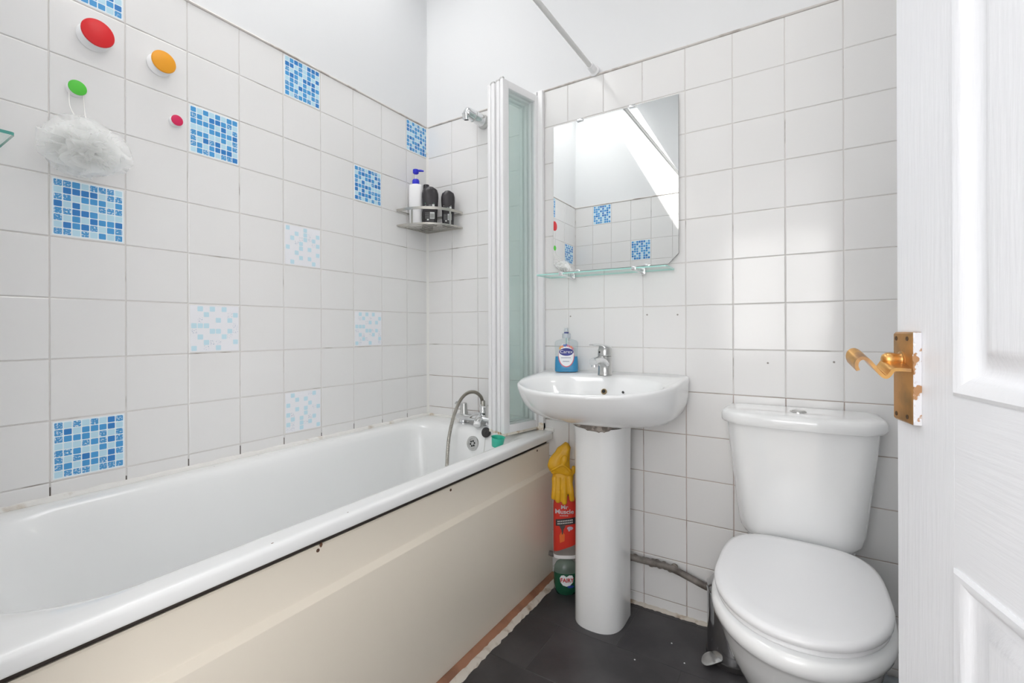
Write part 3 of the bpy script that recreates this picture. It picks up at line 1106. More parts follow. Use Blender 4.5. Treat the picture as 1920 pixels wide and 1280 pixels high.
BASEZ = 1.5068
b = thing('pump_bottle', 'white pump bottle with a bright blue dispenser in the corner rack', 'bottle', (0.046, -0.128, BASEZ), math.radians(32))
bm = bmesh.new()
loft(bm, [sell(0, 0, 0.026, 0.019, 0, 3.2), sell(0, 0, 0.028, 0.021, 0.003, 3.2), sell(0, 0, 0.0295, 0.022, 0.06, 3.2), sell(0, 0, 0.0315, 0.0225, 0.14, 3.2),
          sell(0, 0, 0.0315, 0.022, 0.192, 3), sell(0, 0, 0.027, 0.020, 0.197, 2.6), sell(0, 0, 0.014, 0.013, 0.201, 2)])
obj('bottle_body', bm, WPLASTIC, b, world=False)
BLUE = mat('bright_blue_plastic', (0.015, 0.02, 0.55), 0.3)
obj('pump_collar', nlathe([(0.0165, 0.199), (0.0165, 0.216), (0.013, 0.223), (0.006, 0.224)], None, 24), BLUE, b, world=False)
obj('pump_stem', nlathe([(0.0035, 0.223), (0.0035, 0.252)], None, 12), WPLASTIC, b, world=False)
bm = bmesh.new()
lathe(bm, [(0.004, 0.246), (0.013, 0.252), (0.014, 0.257), (0.0135, 0.2685), (0.010, 0.270)], None, 20)
tube(bm, [(0.006, 0, 0.2645), (0.025, 0, 0.264), (0.037, 0, 0.262)], [0.006, 0.005, 0.0032], 10)
obj('pump_head', bm, BLUE, b, world=False)

BLACKP = mat('black_bottle', (0.030, 0.027, 0.031), 0.25)
LABELW = mat('label_print', (0.62, 0.64, 0.63), 0.5)
LABELG = mat('label_grey', (0.25, 0.27, 0.27), 0.5)
LABELN = mat('label_green', (0.10, 0.38, 0.18), 0.5)


def gel_bottle(loc, rz, label, h, w, green):
    b = thing('shower_gel_bottle', label, 'bottle', loc, rz, 'black shower gel bottles in the corner rack')
    bm = bmesh.new()
    d = 0.019
    loft(bm, [sell(0, 0, w * 0.80, d * 0.85, 0, 3), sell(0, 0, w * 0.84, d, 0.003, 3), sell(0, 0, w * 0.82, d, h * 0.08, 3), sell(0, 0, w * 0.90, d * 1.05, h * 0.45, 2.8),
              sell(0, 0, w, d * 1.05, h * 0.72, 2.8), sell(0, 0, w * 0.99, d, h * 0.82, 2.8), sell(0, 0, w * 0.86, d * 0.9, h * 0.915, 2.8), sell(0, 0, w * 0.42, d * 0.7, h * 0.982, 2.4),
              sell(0, 0, w * 0.16, d * 0.4, h, 2.2)])
    obj('bottle_body', bm, BLACKP, b, world=False)
    f = wrap(w * 0.9, d * 1.06, 0, 2.8, 0.0006)
    bm = bmesh.new()
    rd = random.Random(int(h * 1000))

    def bar(x0, x1, y0, y1, mi):
        bm.faces.new([bm.verts.new(f(x, y, 0)) for x, y in ((x0, y0), (x1, y0), (x1, y1), (x0, y1))]).material_index = mi
    for r in range(3):
        bar(-w * 0.55, w * (0.55 if r == 0 else rd.uniform(0.1, 0.3)), h * (0.56 - r * 0.05) - 0.0028, h * (0.56 - r * 0.05), 2 if green and r == 0 else (0 if r == 0 else 1))
    bar(w * 0.32, w * 0.6, h * 0.44, h * 0.53, 0)
    bar(w * 0.05, w * 0.6, h * 0.16, h * 0.33, 0)
    for r in range(6):
        bar(-w * 0.55, -w * 0.05, h * (0.32 - r * 0.028) - 0.0013, h * (0.32 - r * 0.028), 1)
    for v in range(7):
        x = w * (0.10 + v * 0.066)
        bm.faces.new([bm.verts.new(f(xx, yy, 0.0004)) for xx, yy in ((x, h * 0.18), (x + w * 0.026, h * 0.18), (x + w * 0.026, h * 0.29), (x, h * 0.29))]).material_index = 3
    bar(-w * 0.30, -w * 0.08, h * 0.12, h * 0.155, 0)
    obj('bottle_label', bm, [LABELW, LABELG, LABELN, BLACKP], b, world=False, smooth=0, label='small pale printed text and bar code')
    return b


g1 = gel_bottle((0.120, -0.112, BASEZ), math.radians(33), 'black shower gel bottle with green print, middle of the corner rack', 0.181, 0.038, True)
g2 = gel_bottle((0.178, -0.054, BASEZ), math.radians(30), 'black shower gel bottle with white print, right end of the corner rack', 0.168, 0.032, False)
b = thing('shower_gel_bottle', 'black upright bottle with a flat cap, hidden behind the green printed one', 'bottle', (0.050, -0.062, BASEZ), math.radians(33), 'black shower gel bottles in the corner rack')
bm = bmesh.new()
loft(bm, [sell(0, 0, 0.030, 0.017, 0, 3), sell(0, 0, 0.032, 0.019, 0.003, 3), sell(0, 0, 0.033, 0.019, 0.13, 3), sell(0, 0, 0.033, 0.018, 0.178, 4), sell(0, 0, 0.030, 0.016, 0.184, 3), sell(0, 0, 0.012, 0.011, 0.187, 2)])
obj('bottle_body', bm, BLACKP, b, world=False)
obj('bottle_cap', nlathe([(0.0145, 0.187), (0.0145, 0.212), (0.0135, 0.214)], None, 20), BLACKP, b, world=False)

# ================================================================== HOOKS, PUFF, LEFT GLASS SHELF


def hook(y, z, r, col, nm, label):
    t = thing('suction_hook', label, 'hook', (0.0, y, z), 0, 'round suction hooks on the bath wall')
    M = axis_m((0, 0, 0), (1, 0, 0))
    k = r / 0.036
    obj('hook_base', nlathe([(r * 0.98, 0.0006), (r * 1.0, 0.003), (r * 0.85, 0.006), (r * 0.50, 0.011 * k + 0.002), (r * 0.50, 0.020 * k + 0.003), (r * 0.80, 0.029 * k + 0.003), (r * 0.98, 0.033 * k + 0.003), (r * 0.98, 0.036 * k + 0.003)], M, 36),
        WPLASTIC, t, world=False)
    obj('hook_face', nlathe([(r * 0.985, 0.0345 * k + 0.003), (r * 1.0, 0.0365 * k + 0.003), (r * 0.96, 0.0395 * k + 0.003), (r * 0.7, 0.0415 * k + 0.003), (r * 0.3, 0.0425 * k + 0.003), (r * 0.05, 0.0427 * k + 0.003)], M, 36),
        mat('hook_' + nm, col, 0.35), t, world=False, label=nm + ' disc')
    return t


hook(-1.277, 1.796, 0.0345, (0.72, 0.012, 0.018), 'red', 'large red round suction hook on the tiles')
hook(-1.130, 1.795, 0.0305, (0.86, 0.36, 0.015), 'orange', 'orange round suction hook on the tiles')
hook(-1.313, 1.644, 0.0185, (0.09, 0.58, 0.05), 'green', 'small green suction hook with a bath puff hung on it')
hook(-1.091, 1.6465, 0.0155, (0.66, 0.015, 0.10), 'pink', 'smallest suction hook with a pink disc, beside a blue sticker')

puff = thing('bath_puff', 'white mesh bath puff hanging from the green hook', 'bath puff', (0.085, -1.315, 1.475))
PUFFM = glassy('puff_net', (1, 1, 1), 0.70, 0.6, (0.97, 0.975, 0.97), 0.0)
rd = random.Random(21)
bm = bmesh.new()
pc = Vector((0.086, -1.315, 1.475))
for k in range(34):
    # a ruffled ring of netting round a random axis
    ax = Vector((rd.gauss(0, 1), rd.gauss(0, 1), rd.gauss(0, 0.8))).normalized()
    e1 = ax.orthogonal().normalized()
    e2 = ax.cross(e1)
    ph = [rd.uniform(0, 6.28) for _ in range(3)]
    r0 = rd.uniform(0.012, 0.03)
    r1 = rd.uniform(0.052, 0.071)
    nfr = rd.randint(5, 9)
    rings = []
    for s in range(7):
        q = s / 6
        rr = r0 + (r1 - r0) * q
        ring = []
        for i in range(72):
            a = 2 * PI * i / 72
            wv = q * (0.013 * math.sin(nfr * a + ph[0]) + 0.004 * math.sin((nfr * 2 + 1) * a + ph[1]))
            rv = rr * (1 + 0.10 * q * math.sin(3 * a + ph[2]))
            d = (e1 * math.cos(a) + e2 * math.sin(a)) * rv + ax * wv
            d.x *= 0.95
            d.y *= 1.20
            d.z *= 0.98
            p = pc + d
            p.x = max(p.x, 0.004 + 0.0002 * k)
            ring.append(tuple(p))
        rings.append(ring)
    loft(bm, rings, False, False)
o = obj('puff_netting', bm, PUFFM, puff, smooth=80)
o['kind'] = 'stuff'
bm = bmesh.new()
tube(bm, catmull([(0.085, -1.322, 1.53), (0.040, -1.331, 1.58), (0.0125, -1.3265, 1.625), (0.0125, -1.3245, 1.6445), (0.0125, -1.313, 1.6555), (0.0125, -1.302, 1.6455), (0.0125, -1.299, 1.62), (0.035, -1.302, 1.575), (0.085, -1.308, 1.53)], 6), 0.0012, 8)
obj('puff_cord', bm, mat('white_cord', (0.86, 0.85, 0.82), 0.7), puff)


def glass_sheet(bm, x0, x1, y0, y1, z0, z1, r=0.006):
    loft(bm, [rrect(x0, x1, y0, y1, r, z0, 4), rrect(x0, x1, y0, y1, r, z1, 4)])
    for f in bm.faces:
        if len(f.verts) == 4:
            f.material_index = 1


gs = thing('glass_wall_shelf', 'thick clear glass shelf with a dark green edge on the bath wall', 'shelf', (0.0, -1.57, 1.456))
bm = bmesh.new()
glass_sheet(bm, 0.001, 0.128, -1.698, -1.444, 1.452, 1.459)
obj('shelf_glass', bm, [CLEARG, EDGEG], gs)
for y in (-1.50, -1.65):
    obj('shelf_bracket', nbox(0.0005, 0.022, y - 0.008, y + 0.008, 1.444, 1.467, 0.003), CHROME, gs)
rz = thing('pink_razor', 'pink plastic razor lying on the bath wall glass shelf', 'razor', (0.075, -1.60, 1.459))
bm = bmesh.new()
tube(bm, catmull([(0.060, -1.53, 1.466), (0.066, -1.57, 1.470), (0.072, -1.62, 1.467), (0.075, -1.66, 1.466)], 5), [0.0055] * 5 + [0.0065] * 5 + [0.006] * 6, 10)
PINK = mat('pink_plastic', (0.82, 0.24, 0.25), 0.35)
obj('razor_handle', bm, PINK, rz)
obj('razor_head', nbox(0.040, 0.082, -1.535, -1.522, 1.460, 1.471, 0.002), PINK, rz)

# ================================================================== MIRROR AND ITS SHELF
mir = thing('wall_mirror', 'rectangular frameless wall mirror with clipped lower corners', 'mirror', (0.952, -0.003, 1.265))
mx0, mx1, mz0, mz1, ck = 0.702, 1.202, 1.262, 1.864, 0.036
outl = [(mx0 + ck, mz0), (mx1 - ck, mz0), (mx1, mz0 + ck), (mx1, mz1), (mx0, mz1), (mx0, mz0 + ck)]
bm = bmesh.new()
def my(x, z):                # the glass hangs very slightly askew on its clips
    return -0.007 * (x - 0.952) + 0.008 * (z - 1.563)


loft(bm, [[(x, -0.0052 + my(x, z), z) for x, z in outl], [(x, -0.0085 + my(x, z), z) for x, z in outl]])
for f in bm.faces:
    f.material_index = 0 if (len(f.verts) == 6 and f.calc_center_median().y < -0.0075) else 1
obj('mirror_glass', bm, [MIRROR, MIRBACK], mir, smooth=0)
for x in (0.823, 1.036):
    obj('mirror_clip', nbox(x - 0.013, x + 0.013, -0.0105, -0.0012, mz1 - 0.005, mz1 + 0.004, 0.0015), CHROME, mir)
for x in (0.81, 1.09):
    obj('mirror_clip', nbox(x - 0.010, x + 0.010, -0.0155, -0.0012, mz0 - 0.004, mz0 + 0.005, 0.0015), CHROME, mir)

ms = thing('glass_mirror_shelf', 'thin glass shelf below the wall mirror', 'shelf', (0.935, -0.06, 1.243))
bm = bmesh.new()
glass_sheet(bm, 0.684, 1.187, -0.122, -0.004, 1.2395, 1.2445, 0.006)
obj('shelf_glass', bm, [CLEARG, EDGEL], ms)
for x in (0.792, 1.075):
    bk = obj('shelf_bracket', nbox(x - 0.010, x + 0.010, -0.020, -0.001, 1.228, 1.254, 0.003), CHROME, ms)
    obj('bracket_arm', ntube([(x, -0.004, 1.2355), (x, -0.118, 1.2355)], 0.0035, 10), CHROME, bk)
    obj('front_clip', nbox(x - 0.008, x + 0.008, -0.126, -0.112, 1.2335, 1.2475, 0.002), CHROME, bk)

# ================================================================== BASIN
BX = 0.962
BYC = -0.165


def dz(y):
    return 0.020 + 0.036 * max(-0.47, min(0, y)) / 0.47 * 1.0


bas = thing('wash_basin', 'white ceramic wash basin on the back wall', 'basin', (BX, -0.2, 0.70))
bm = bmesh.new()
r_out = [dshape(BX, -0.15, 0.09, 0.085, 0.10, 0.700, 2, 4), dshape(BX, -0.15, 0.180, 0.118, 0.140, 0.703, 2, 6), dshape(BX, -0.15, 0.235, 0.165, 0.147, 0.716, 2.05, 9),
         dshape(BX, -0.155, 0.260, 0.215, 0.152, 0.738, 2.1, 11), dshape(BX, -0.16, 0.272, 0.252, 0.157, 0.768, 2.15, 12),
         dshape(BX, -0.162, 0.278, 0.274, 0.159, 0.800, 2.2, 11), dshape(BX, BYC, 0.279, 0.285, 0.162, 0.826, 2.2, 12, dz=lambda y: dz(y) * 0.6),
         dshape(BX, BYC, 0.2805, 0.288, 0.162, 0.838, 2.2, 12, dz=dz), dshape(BX, BYC, 0.279, 0.287, 0.161, 0.8435, 2.2, 12, dz=dz), dshape(BX, BYC, 0.274, 0.282, 0.158, 0.846, 2.2, 12, dz=dz)]
r_in = [dshape(BX, -0.262, 0.250, 0.172, 0.150, 0.8445, 2.2, 2.6, dz=dz), dshape(BX, -0.262, 0.242, 0.164, 0.140, 0.8385, 2.2, 2.6, dz=dz), dshape(BX, -0.262, 0.232, 0.155, 0.130, 0.822, 2.1, 2.5, dz=dz),
        dshape(BX, -0.262, 0.205, 0.138, 0.114, 0.782, 2, 2.3), dshape(BX, -0.26, 0.165, 0.112, 0.094, 0.750, 2, 2.1), dshape(BX, -0.26, 0.10, 0.07, 0.065, 0.732, 2, 2), dshape(BX, -0.26, 0.024, 0.022, 0.022, 0.728, 2, 2)]
loft(bm, r_out + r_in, cap0=True, cap1=True)
obj('basin_bowl', bm, CERAMIC, bas, smooth=55)
obj('overflow_ring', nlathe([(0.0105, -0.003), (0.0105, 0.001), (0.0095, 0.002), (0.007, 0.002)], axis_m((0.972, -0.1440, 0.8055), (0, -1, 0.45)), 20, cap1=True), mat('brass_ring', (0.30, 0.22, 0.12), 0.4, metal=0.7), bas)
obj('overflow_hole', nlathe([(0.0068, 0.0), (0.0068, 0.0026)], axis_m((0.972, -0.1440, 0.8055), (0, -1, 0.45)), 16), DARK, bas)
obj('chain_hole', nlathe([(0.0042, -0.002), (0.0042, 0.0016)], axis_m((1.045, -0.1525, 0.8085), (0, -1, 0.45)), 12), DARK, bas)
obj('waste', nlathe([(0.023, 0.0), (0.023, 0.002), (0.016, 0.003), (0.014, 0.001)], Matrix.Translation((BX, -0.26, 0.728)), 24), CHROME, bas)

ped = thing('basin_pedestal', 'tall white ceramic pedestal under the basin', 'pedestal', (BX, -0.16, 0.0))
bm = bmesh.new()


def uoutline(r, yb, yc, z, front, n=22, t=0.012):
    out = [(BX + r * 0.985, yb, z)]
    for i in range(n + 1):
        a = PI * i / n
        c, s = math.cos(a), math.sin(a)
        out.append((BX + r * math.copysign(abs(c) ** (2 / 2.5), c), yc - front * abs(s) ** (2 / 2.5), z))
    out.append((BX - r * 0.985, yb, z))
    ri = r - t
    inn = [(BX - ri, yb, z)]
    for i in range(n, -1, -1):
        a = PI * i / n
        c, s = math.cos(a), math.sin(a)
        inn.append((BX + ri * math.copysign(abs(c) ** (2 / 2.5), c), yc - (front - t) * abs(s) ** (2 / 2.5), z))
    inn.append((BX + ri, yb, z))
    return out + inn


loft(bm, [uoutline(0.0865, -0.088, -0.150, 0.0, 0.094), uoutline(0.0875, -0.088, -0.150, 0.004, 0.095), uoutline(0.0865, -0.085, -0.150, 0.15, 0.0935), uoutline(0.0855, -0.082, -0.148, 0.40, 0.092), uoutline(0.088, -0.08, -0.148, 0.66, 0.094), uoutline(0.090, -0.08, -0.148, 0.688, 0.097)])
obj('pedestal_column', bm, CERAMIC, ped, smooth=45)
# broken grey mortar between pedestal and bowl
rd = random.Random(31)
bm = bmesh.new()
rings = []
for i in range(41):
    a = math.radians(8 + 150 * i / 40)
    c, s = math.cos(a), math.sin(a)
    x = BX + 0.0905 * math.copysign(abs(c) ** 0.8, c)
    y = -0.148 - 0.0975 * abs(s) ** 0.8
    nx, ny = c * 0.003, -s * 0.003
    lo = 0.693 - (0.011 * max(0, math.sin((i - 8) * 0.16)) + rd.uniform(0, 0.004)) * (1 if 10 < i < 37 else 0.1)
    rings.append([(x, y, lo), (x + nx, y + ny, lo + 0.002), (x + nx, y + ny, 0.702), (x - nx * 3, y - ny * 3, 0.702), (x - nx * 3, y - ny * 3, lo)])
loft(bm, rings)
obj('broken_mortar', bm, mat('old_mortar', (0.20, 0.175, 0.155), 0.9, col2=(0.42, 0.37, 0.33), cscale=60, bump=0.4, bscale=150), ped, label='crumbling grey mortar', smooth=0)

# basin mixer tap
tp = thing('basin_mixer_tap', 'chrome single lever mixer tap on the basin', 'tap', (0.953, -0.082, 0.86))
DECK = 0.846 + dz(-0.082)
tx, ty = 0.953, -0.082
bm = bmesh.new()
loft(bm, [sell(tx, ty, 0.0265, 0.0265, DECK - 0.001), sell(tx, ty, 0.0265, 0.0265, DECK + 0.004), sell(tx, ty, 0.025, 0.025, DECK + 0.006), sell(tx, ty, 0.0245, 0.0245, DECK + 0.030), sell(tx, ty - 0.001, 0.0255, 0.027, DECK + 0.050), sell(tx, ty, 0.026, 0.026, DECK + 0.066), sell(tx, ty, 0.024, 0.024, DECK + 0.068)])
obj('tap_body', bm, DULLCHROME, tp)
bm = bmesh.new()
tube(bm, catmull([(tx, ty - 0.008, DECK + 0.040), (tx, ty - 0.045, DECK + 0.055), (tx, ty - 0.085, DECK + 0.057), (tx, ty - 0.116, DECK + 0.053)], 5), [0.022, 0.0215, 0.021, 0.0205, 0.020, 0.0195, 0.019, 0.0185, 0.018, 0.0178, 0.0176, 0.0174, 0.0172, 0.017, 0.0165, 0.0145], 18, squash=0.80)
sp = obj('tap_spout', bm, CHROME, tp)
obj('aerator', nlathe([(0.0115, 0), (0.0115, 0.012), (0.009, 0.0125)], axis_m((tx, ty - 0.100, DECK + 0.046), (0, -0.15, -1)), 18), CHROME, sp)
obj('tap_collar', nlathe([(0.0225, 0), (0.0225, 0.003)], Matrix.Translation((tx, ty, DECK + 0.067)), 24), DARK, tp)
bm = bmesh.new()
loft(bm, [sell(tx, ty, 0.0255, 0.0255, DECK + 0.0695), sell(tx, ty, 0.0265, 0.0265, DECK + 0.074), sell(tx, ty, 0.0262, 0.0265, DECK + 0.090), sell(tx, ty + 0.001, 0.0235, 0.0235, DECK + 0.101), sell(tx, ty + 0.001, 0.014, 0.015, DECK + 0.107), sell(tx, ty, 0.004, 0.004, DECK + 0.109)])
lv = obj('tap_head', bm, DULLCHROME, tp)
bm = bmesh.new()
tube(bm, catmull([(tx, ty + 0.004, DECK + 0.098), (tx, ty - 0.03, DECK + 0.108), (tx, ty - 0.08, DECK + 0.113), (tx, ty - 0.128, DECK + 0.113)], 5), [0.0245, 0.024, 0.0235, 0.023, 0.022, 0.021, 0.020, 0.019, 0.018, 0.0172, 0.0165, 0.016, 0.0155, 0.015, 0.0135, 0.009], 16, squash=0.30)
obj('tap_lever', bm, CHROME, lv)
obj('indicator_hole', nlathe([(0.0035, 0), (0.0035, 0.001)], axis_m((tx - 0.012, ty - 0.0235, DECK + 0.084), (-0.4, -1, 0)), 12), DARK, lv)

# hand wash
HW = thing('hand_wash_bottle', 'clear hand wash bottle half full of blue liquid on the basin', 'bottle', (0.786, -0.062, 0.846 + dz(-0.062) - 0.0005), math.radians(24))
w, d, h = 0.047, 0.0245, 0.128


def hw_ring(z, s=1.0, p=3.2):
    # gently waisted oval section
    k = 1.0 - 0.07 * math.exp(-((z - 0.075) / 0.03) ** 2)
    return sell(0, 0, w * k * s, d * s, z, p, 40)


BODYG = glassy('clear_bottle', (0.95, 0.975, 0.98), 0.93, 0.02, (0.80, 0.86, 0.87))
LIQ = mat('blue_soap', (0.004, 0.27, 0.54), 0.12)
bm = bmesh.new()
loft(bm, [hw_ring(0.0, 0.9), hw_ring(0.002, 0.97)] + [hw_ring(z) for z in (0.006, 0.02, 0.04, 0.06, 0.075, 0.09, 0.105)] + [hw_ring(0.115, 0.98), hw_ring(0.122, 0.88, 2.8), hw_ring(0.127, 0.62, 2.4), sell(0, 0, 0.0165, 0.0165, 0.130, 2, 40), sell(0, 0, 0.0155, 0.0155, 0.136, 2, 40)])
obj('bottle_body', bm, BODYG, HW, world=False)
bm = bmesh.new()
loft(bm, [hw_ring(0.0015, 0.88), hw_ring(0.003, 0.95)] + [hw_ring(z, 0.965) for z in (0.006, 0.02, 0.035, 0.05, 0.0615)])
obj('blue_liquid', bm, LIQ, HW, world=False, label='bright blue soap')
obj('dip_tube', ntube([(0, 0, 0.0625), (0, 0, 0.135)], 0.003, 8), mat('pale_tube', (0.55, 0.78, 0.75), 0.4), HW, world=False)
pc_ = obj('pump_collar', nlathe([(0.0165, 0.134), (0.0165, 0.150), (0.013, 0.152)], None, 24), glassy('clear_cap', (0.92, 0.95, 0.97), 0.45, 0.05, (0.80, 0.84, 0.88)), HW, world=False)
NAVY = mat('navy_print', (0.015, 0.025, 0.22), 0.4)
obj('pump_band', nlathe([(0.0095, 0.1515), (0.0095, 0.156), (0.0085, 0.1565)], None, 20), NAVY, HW, world=False)
bm = bmesh.new()
lathe(bm, [(0.009, 0.1565), (0.0098, 0.160), (0.0098, 0.171), (0.0085, 0.174)], None, 20)
tube(bm, [(0.0, -0.004, 0.168), (0.0, -0.022, 0.168), (0.0, -0.030, 0.165)], [0.006, 0.005, 0.0035], 10)
obj('pump_head', bm, glassy('clear_pump', (0.95, 0.97, 0.98), 0.5, 0.05, (0.88, 0.91, 0.93)), HW, world=False)
fm = wrap(w * 0.95, d, 0.068, 3.2, 0.0005)
bm = patch(fm, [(x * 0.97 * (1.0 if y > 0 else 0.96), y - 0.004) for x, y in oval(0.0305, 0.040, 32)])
lab = obj('bottle_label', bm, mat('label_white', (0.84, 0.86, 0.88), 0.4), HW, world=False, label='white oval label with a navy badge')
fm2 = wrap(w * 0.95, d, 0.068, 3.2, 0.0003)
bm = patch(fm2, [(x, y - 0.006) for x, y in oval(0.031, 0.0415, 32)])
obj('label_edge', bm, mat('label_red', (0.62, 0.10, 0.14), 0.4), lab, world=False)
fm3 = wrap(w * 0.95, d, 0.0795, 3.2, 0.0008)
obj('label_badge', patch(fm3, oval(0.0275, 0.0150, 28)), NAVY, lab, world=False)
fm4 = wrap(w * 0.95, d, 0.0795, 3.2, 0.0012)
obj('label_text', text_bm('Carex', 0.0175, wide=1.12, bold=0.0002, fmap=lambda x, y, z: fm4(x, y + 0.0005, 0)), mat('print_white', (0.9, 0.9, 0.92), 0.4), lab, world=False, smooth=0, label='white word Carex')
bm = bmesh.new()
rd = random.Random(77)
for i, (x, y, c) in enumerate([(-0.021, 0.0305, 0), (-0.014, 0.0325, 0), (-0.004, 0.036, 1), (0.004, 0.036, 2), (0.012, 0.033, 2), (0.019, 0.030, 0), (-0.024, 0.0255, 3), (0.024, 0.025, 2), (-0.009, 0.0365, 1), (0.0, 0.0385, 1)]):
    f = lambda a, b_, q, x=x, y=y: fm(x + a, y + b_, 0.0003)
    bm = patch(f, oval(0.0042, 0.005, 10), mi=c, bm=bm, n_in=2)
obj('label_picture', bm, [mat('pic_orange', (0.72, 0.30, 0.15), 0.5), mat('pic_blue', (0.12, 0.20, 0.50), 0.5), mat('pic_rose', (0.62, 0.22, 0.30), 0.5), mat('pic_yellow', (0.80, 0.52, 0.16), 0.5)], lab, world=False, smooth=0)
bm = bmesh.new()
for y, x0, x1 in ((-0.0125, -0.020, 0.018), (-0.0265, -0.013, 0.012)):
    n = 8
    for i in range(n):
        a, b_ = x0 + (x1 - x0) * i / n, x0 + (x1 - x0) * (i + 0.75) / n
        bm.faces.new([bm.verts.new(fm(xx, yy, 0.0003)) for xx, yy in ((a, y), (b_, y), (b_, y + 0.0028), (a, y + 0.0028))])
obj('label_lines', bm, mat('print_slate', (0.16, 0.20, 0.30), 0.5), lab, world=False, smooth=0)

# ================================================================== PIPES AND BOTTLES BEHIND THE PEDESTAL
wp = thing('waste_pipe', 'dirty grey waste pipe running along the back wall to the toilet', 'pipe', (1.10, -0.025, 0.15))
GREYP = mat('grimy_pipe', (0.26, 0.235, 0.215), 0.6, col2=(0.09, 0.075, 0.065), cscale=16, clo=0.4, chi=0.65, bump=0.2, bscale=60)
obj('pipe_run', ntube(catmull([(0.90, -0.026, 0.178), (1.02, -0.024, 0.178), (1.08, -0.024, 0.178), (1.15, -0.026, 0.180), (1.20, -0.028, 0.173), (1.25, -0.030, 0.160), (1.30, -0.032, 0.148), (1.38, -0.034, 0.138), (1.46, -0.036, 0.134)], 6), 0.0115, 14), GREYP, wp)
rd = random.Random(8)
bm = bmesh.new()
for i in range(26):
    x = 1.03 + i * 0.0062
    bmesh.ops.create_icosphere(bm, subdivisions=2, radius=rd.uniform(0.006, 0.0135), matrix=Matrix.Translation((x, -0.014 - rd.uniform(0, 0.010), 0.176 + rd.uniform(-0.006, 0.006))))
MUCK = mat('old_filler', (0.15, 0.13, 0.115), 0.95, col2=(0.36, 0.33, 0.29), cscale=40, clo=0.4, chi=0.7, bump=0.5, bscale=120)
me = remeshed(bm, 0.003, 2)
me.transform(root_matrix(wp).inverted())
mesh_obj('filler_lump', me, MUCK, wp, label='crusty grey filler', smooth=60)
tr = thing('basin_waste_pipe', 'thin grey pipe crossing between bath panel and pedestal', 'pipe', (0.79, -0.04, 0.12))
obj('pipe_run', ntube([(0.7, -0.047, 0.1195), (0.90, -0.047, 0.1195)], 0.010, 14), mat('pipe_grey', (0.16, 0.15, 0.14), 0.6), tr)

# red drain cleaner bottle standing on the pipe
DB = thing('drain_cleaner_bottle', 'red drain cleaner bottle with yellow gloves hung over it', 'bottle', (0.772, -0.052, 0.1295), math.radians(30))
RED = mat('red_label', (0.66, 0.035, 0.02), 0.35)
bw, bd = 0.0455, 0.029
bm = bmesh.new()
loft(bm, [sell(0, 0, bw * 0.9, bd * 0.9, 0, 3.4, 40), sell(0, 0, bw, bd, 0.004, 3.4, 40), sell(0, 0, bw, bd, 0.20, 3.4, 40), sell(0, 0, bw * 0.95, bd * 0.97, 0.222, 3.2, 40), sell(0, 0, bw * 0.75, bd * 0.85, 0.245, 2.8, 40), sell(0, 0, 0.020, 0.018, 0.27, 2.2, 40), sell(0, 0, 0.017, 0.017, 0.285, 2, 40)])
obj('bottle_body', bm, glassy('cleaner_bottle_plastic', (0.88, 0.85, 0.82), 0.6, 0.08, (0.72, 0.68, 0.65)), DB, world=False)
bm = bmesh.new()
loft(bm, [sell(0, 0, bw * 1.008, bd * 1.008, 0.034, 3.4, 40), sell(0, 0, bw * 1.008, bd * 1.008, 0.20, 3.4, 40), sell(0, 0, bw * 0.958, bd * 0.985, 0.2225, 3.2, 40), sell(0, 0, bw * 0.758, bd * 0.865, 0.246, 2.8, 40)], False, False)
# the label's lower edge swoops down to the left
for v in bm.verts:
    if v.co.z < 0.04:
        v.co.z = 0.036 + 0.016 * (v.co.x / bw) + 0.006
sl = obj('bottle_sleeve', bm, RED, DB, world=False, label='red printed sleeve')
obj('bottle_cap', nlathe([(0.020, 0.279), (0.0205, 0.284), (0.0195, 0.310), (0.016, 0.313)], None, 24), mat('red_cap', (0.62, 0.03, 0.02), 0.35), DB, world=False)
obj('bottle_foot', nloft([sell(0, 0, bw * 1.004, bd * 1.004, 0.0005, 3.4, 40), sell(0, 0, bw * 1.01, bd * 1.01, 0.006, 3.4, 40), sell(0, 0, bw * 1.006, bd * 1.006, 0.014, 3.4, 40)]), WPLASTIC, DB, world=False)
WPR = mat('print_white', (0.9, 0.9, 0.92), 0.4)
for body, z, size, wide in (('Mr', 0.203, 0.021, 1.15), ('Muscle', 0.185, 0.0245, 1.08)):
    f = wrap(bw, bd, z, 3.4, 0.0012)
    obj('label_text', text_bm(body, size, wide=wide, bold=0.0006, fmap=lambda x, y, q, f=f: f(x - 0.004, y, 0)), WPR, sl, world=False, smooth=0, label='white words Mr Muscle')
bm = bmesh.new()
f = wrap(bw, bd, 0.146, 3.4, 0.0008)
for i in range(14):
    x0, x1 = -0.038 + i * 0.0055, -0.038 + (i + 1) * 0.0055
    bm.faces.new([bm.verts.new(f(x, y + x * 0.12, 0)) for x, y in ((x0, -0.013), (x1, -0.013), (x1, 0.013), (x0, 0.013))])
obj('label_band', bm, mat('dark_band', (0.045, 0.04, 0.045), 0.4), sl, world=False, smooth=0)
bm = bmesh.new()
f = wrap(bw, bd, 0.146, 3.4, 0.0012)
for r in range(2):
    for i in range(9):
        x0 = -0.031 + i * 0.0068
        bm.faces.new([bm.verts.new(f(x, y + x * 0.12, 0)) for x, y in ((x0, 0.002 - r * 0.009), (x0 + 0.0048, 0.002 - r * 0.009), (x0 + 0.0048, 0.0065 - r * 0.009), (x0, 0.0065 - r * 0.009))])
f = wrap(bw, bd, 0.170, 3.4, 0.0012)
for i in range(5):
    x0 = -0.022 + i * 0.0068
    bm.faces.new([bm.verts.new(f(x, y, 0)) for x, y in ((x0, -0.0015), (x0 + 0.005, -0.0015), (x0 + 0.005, 0.0015), (x0, 0.0015))])
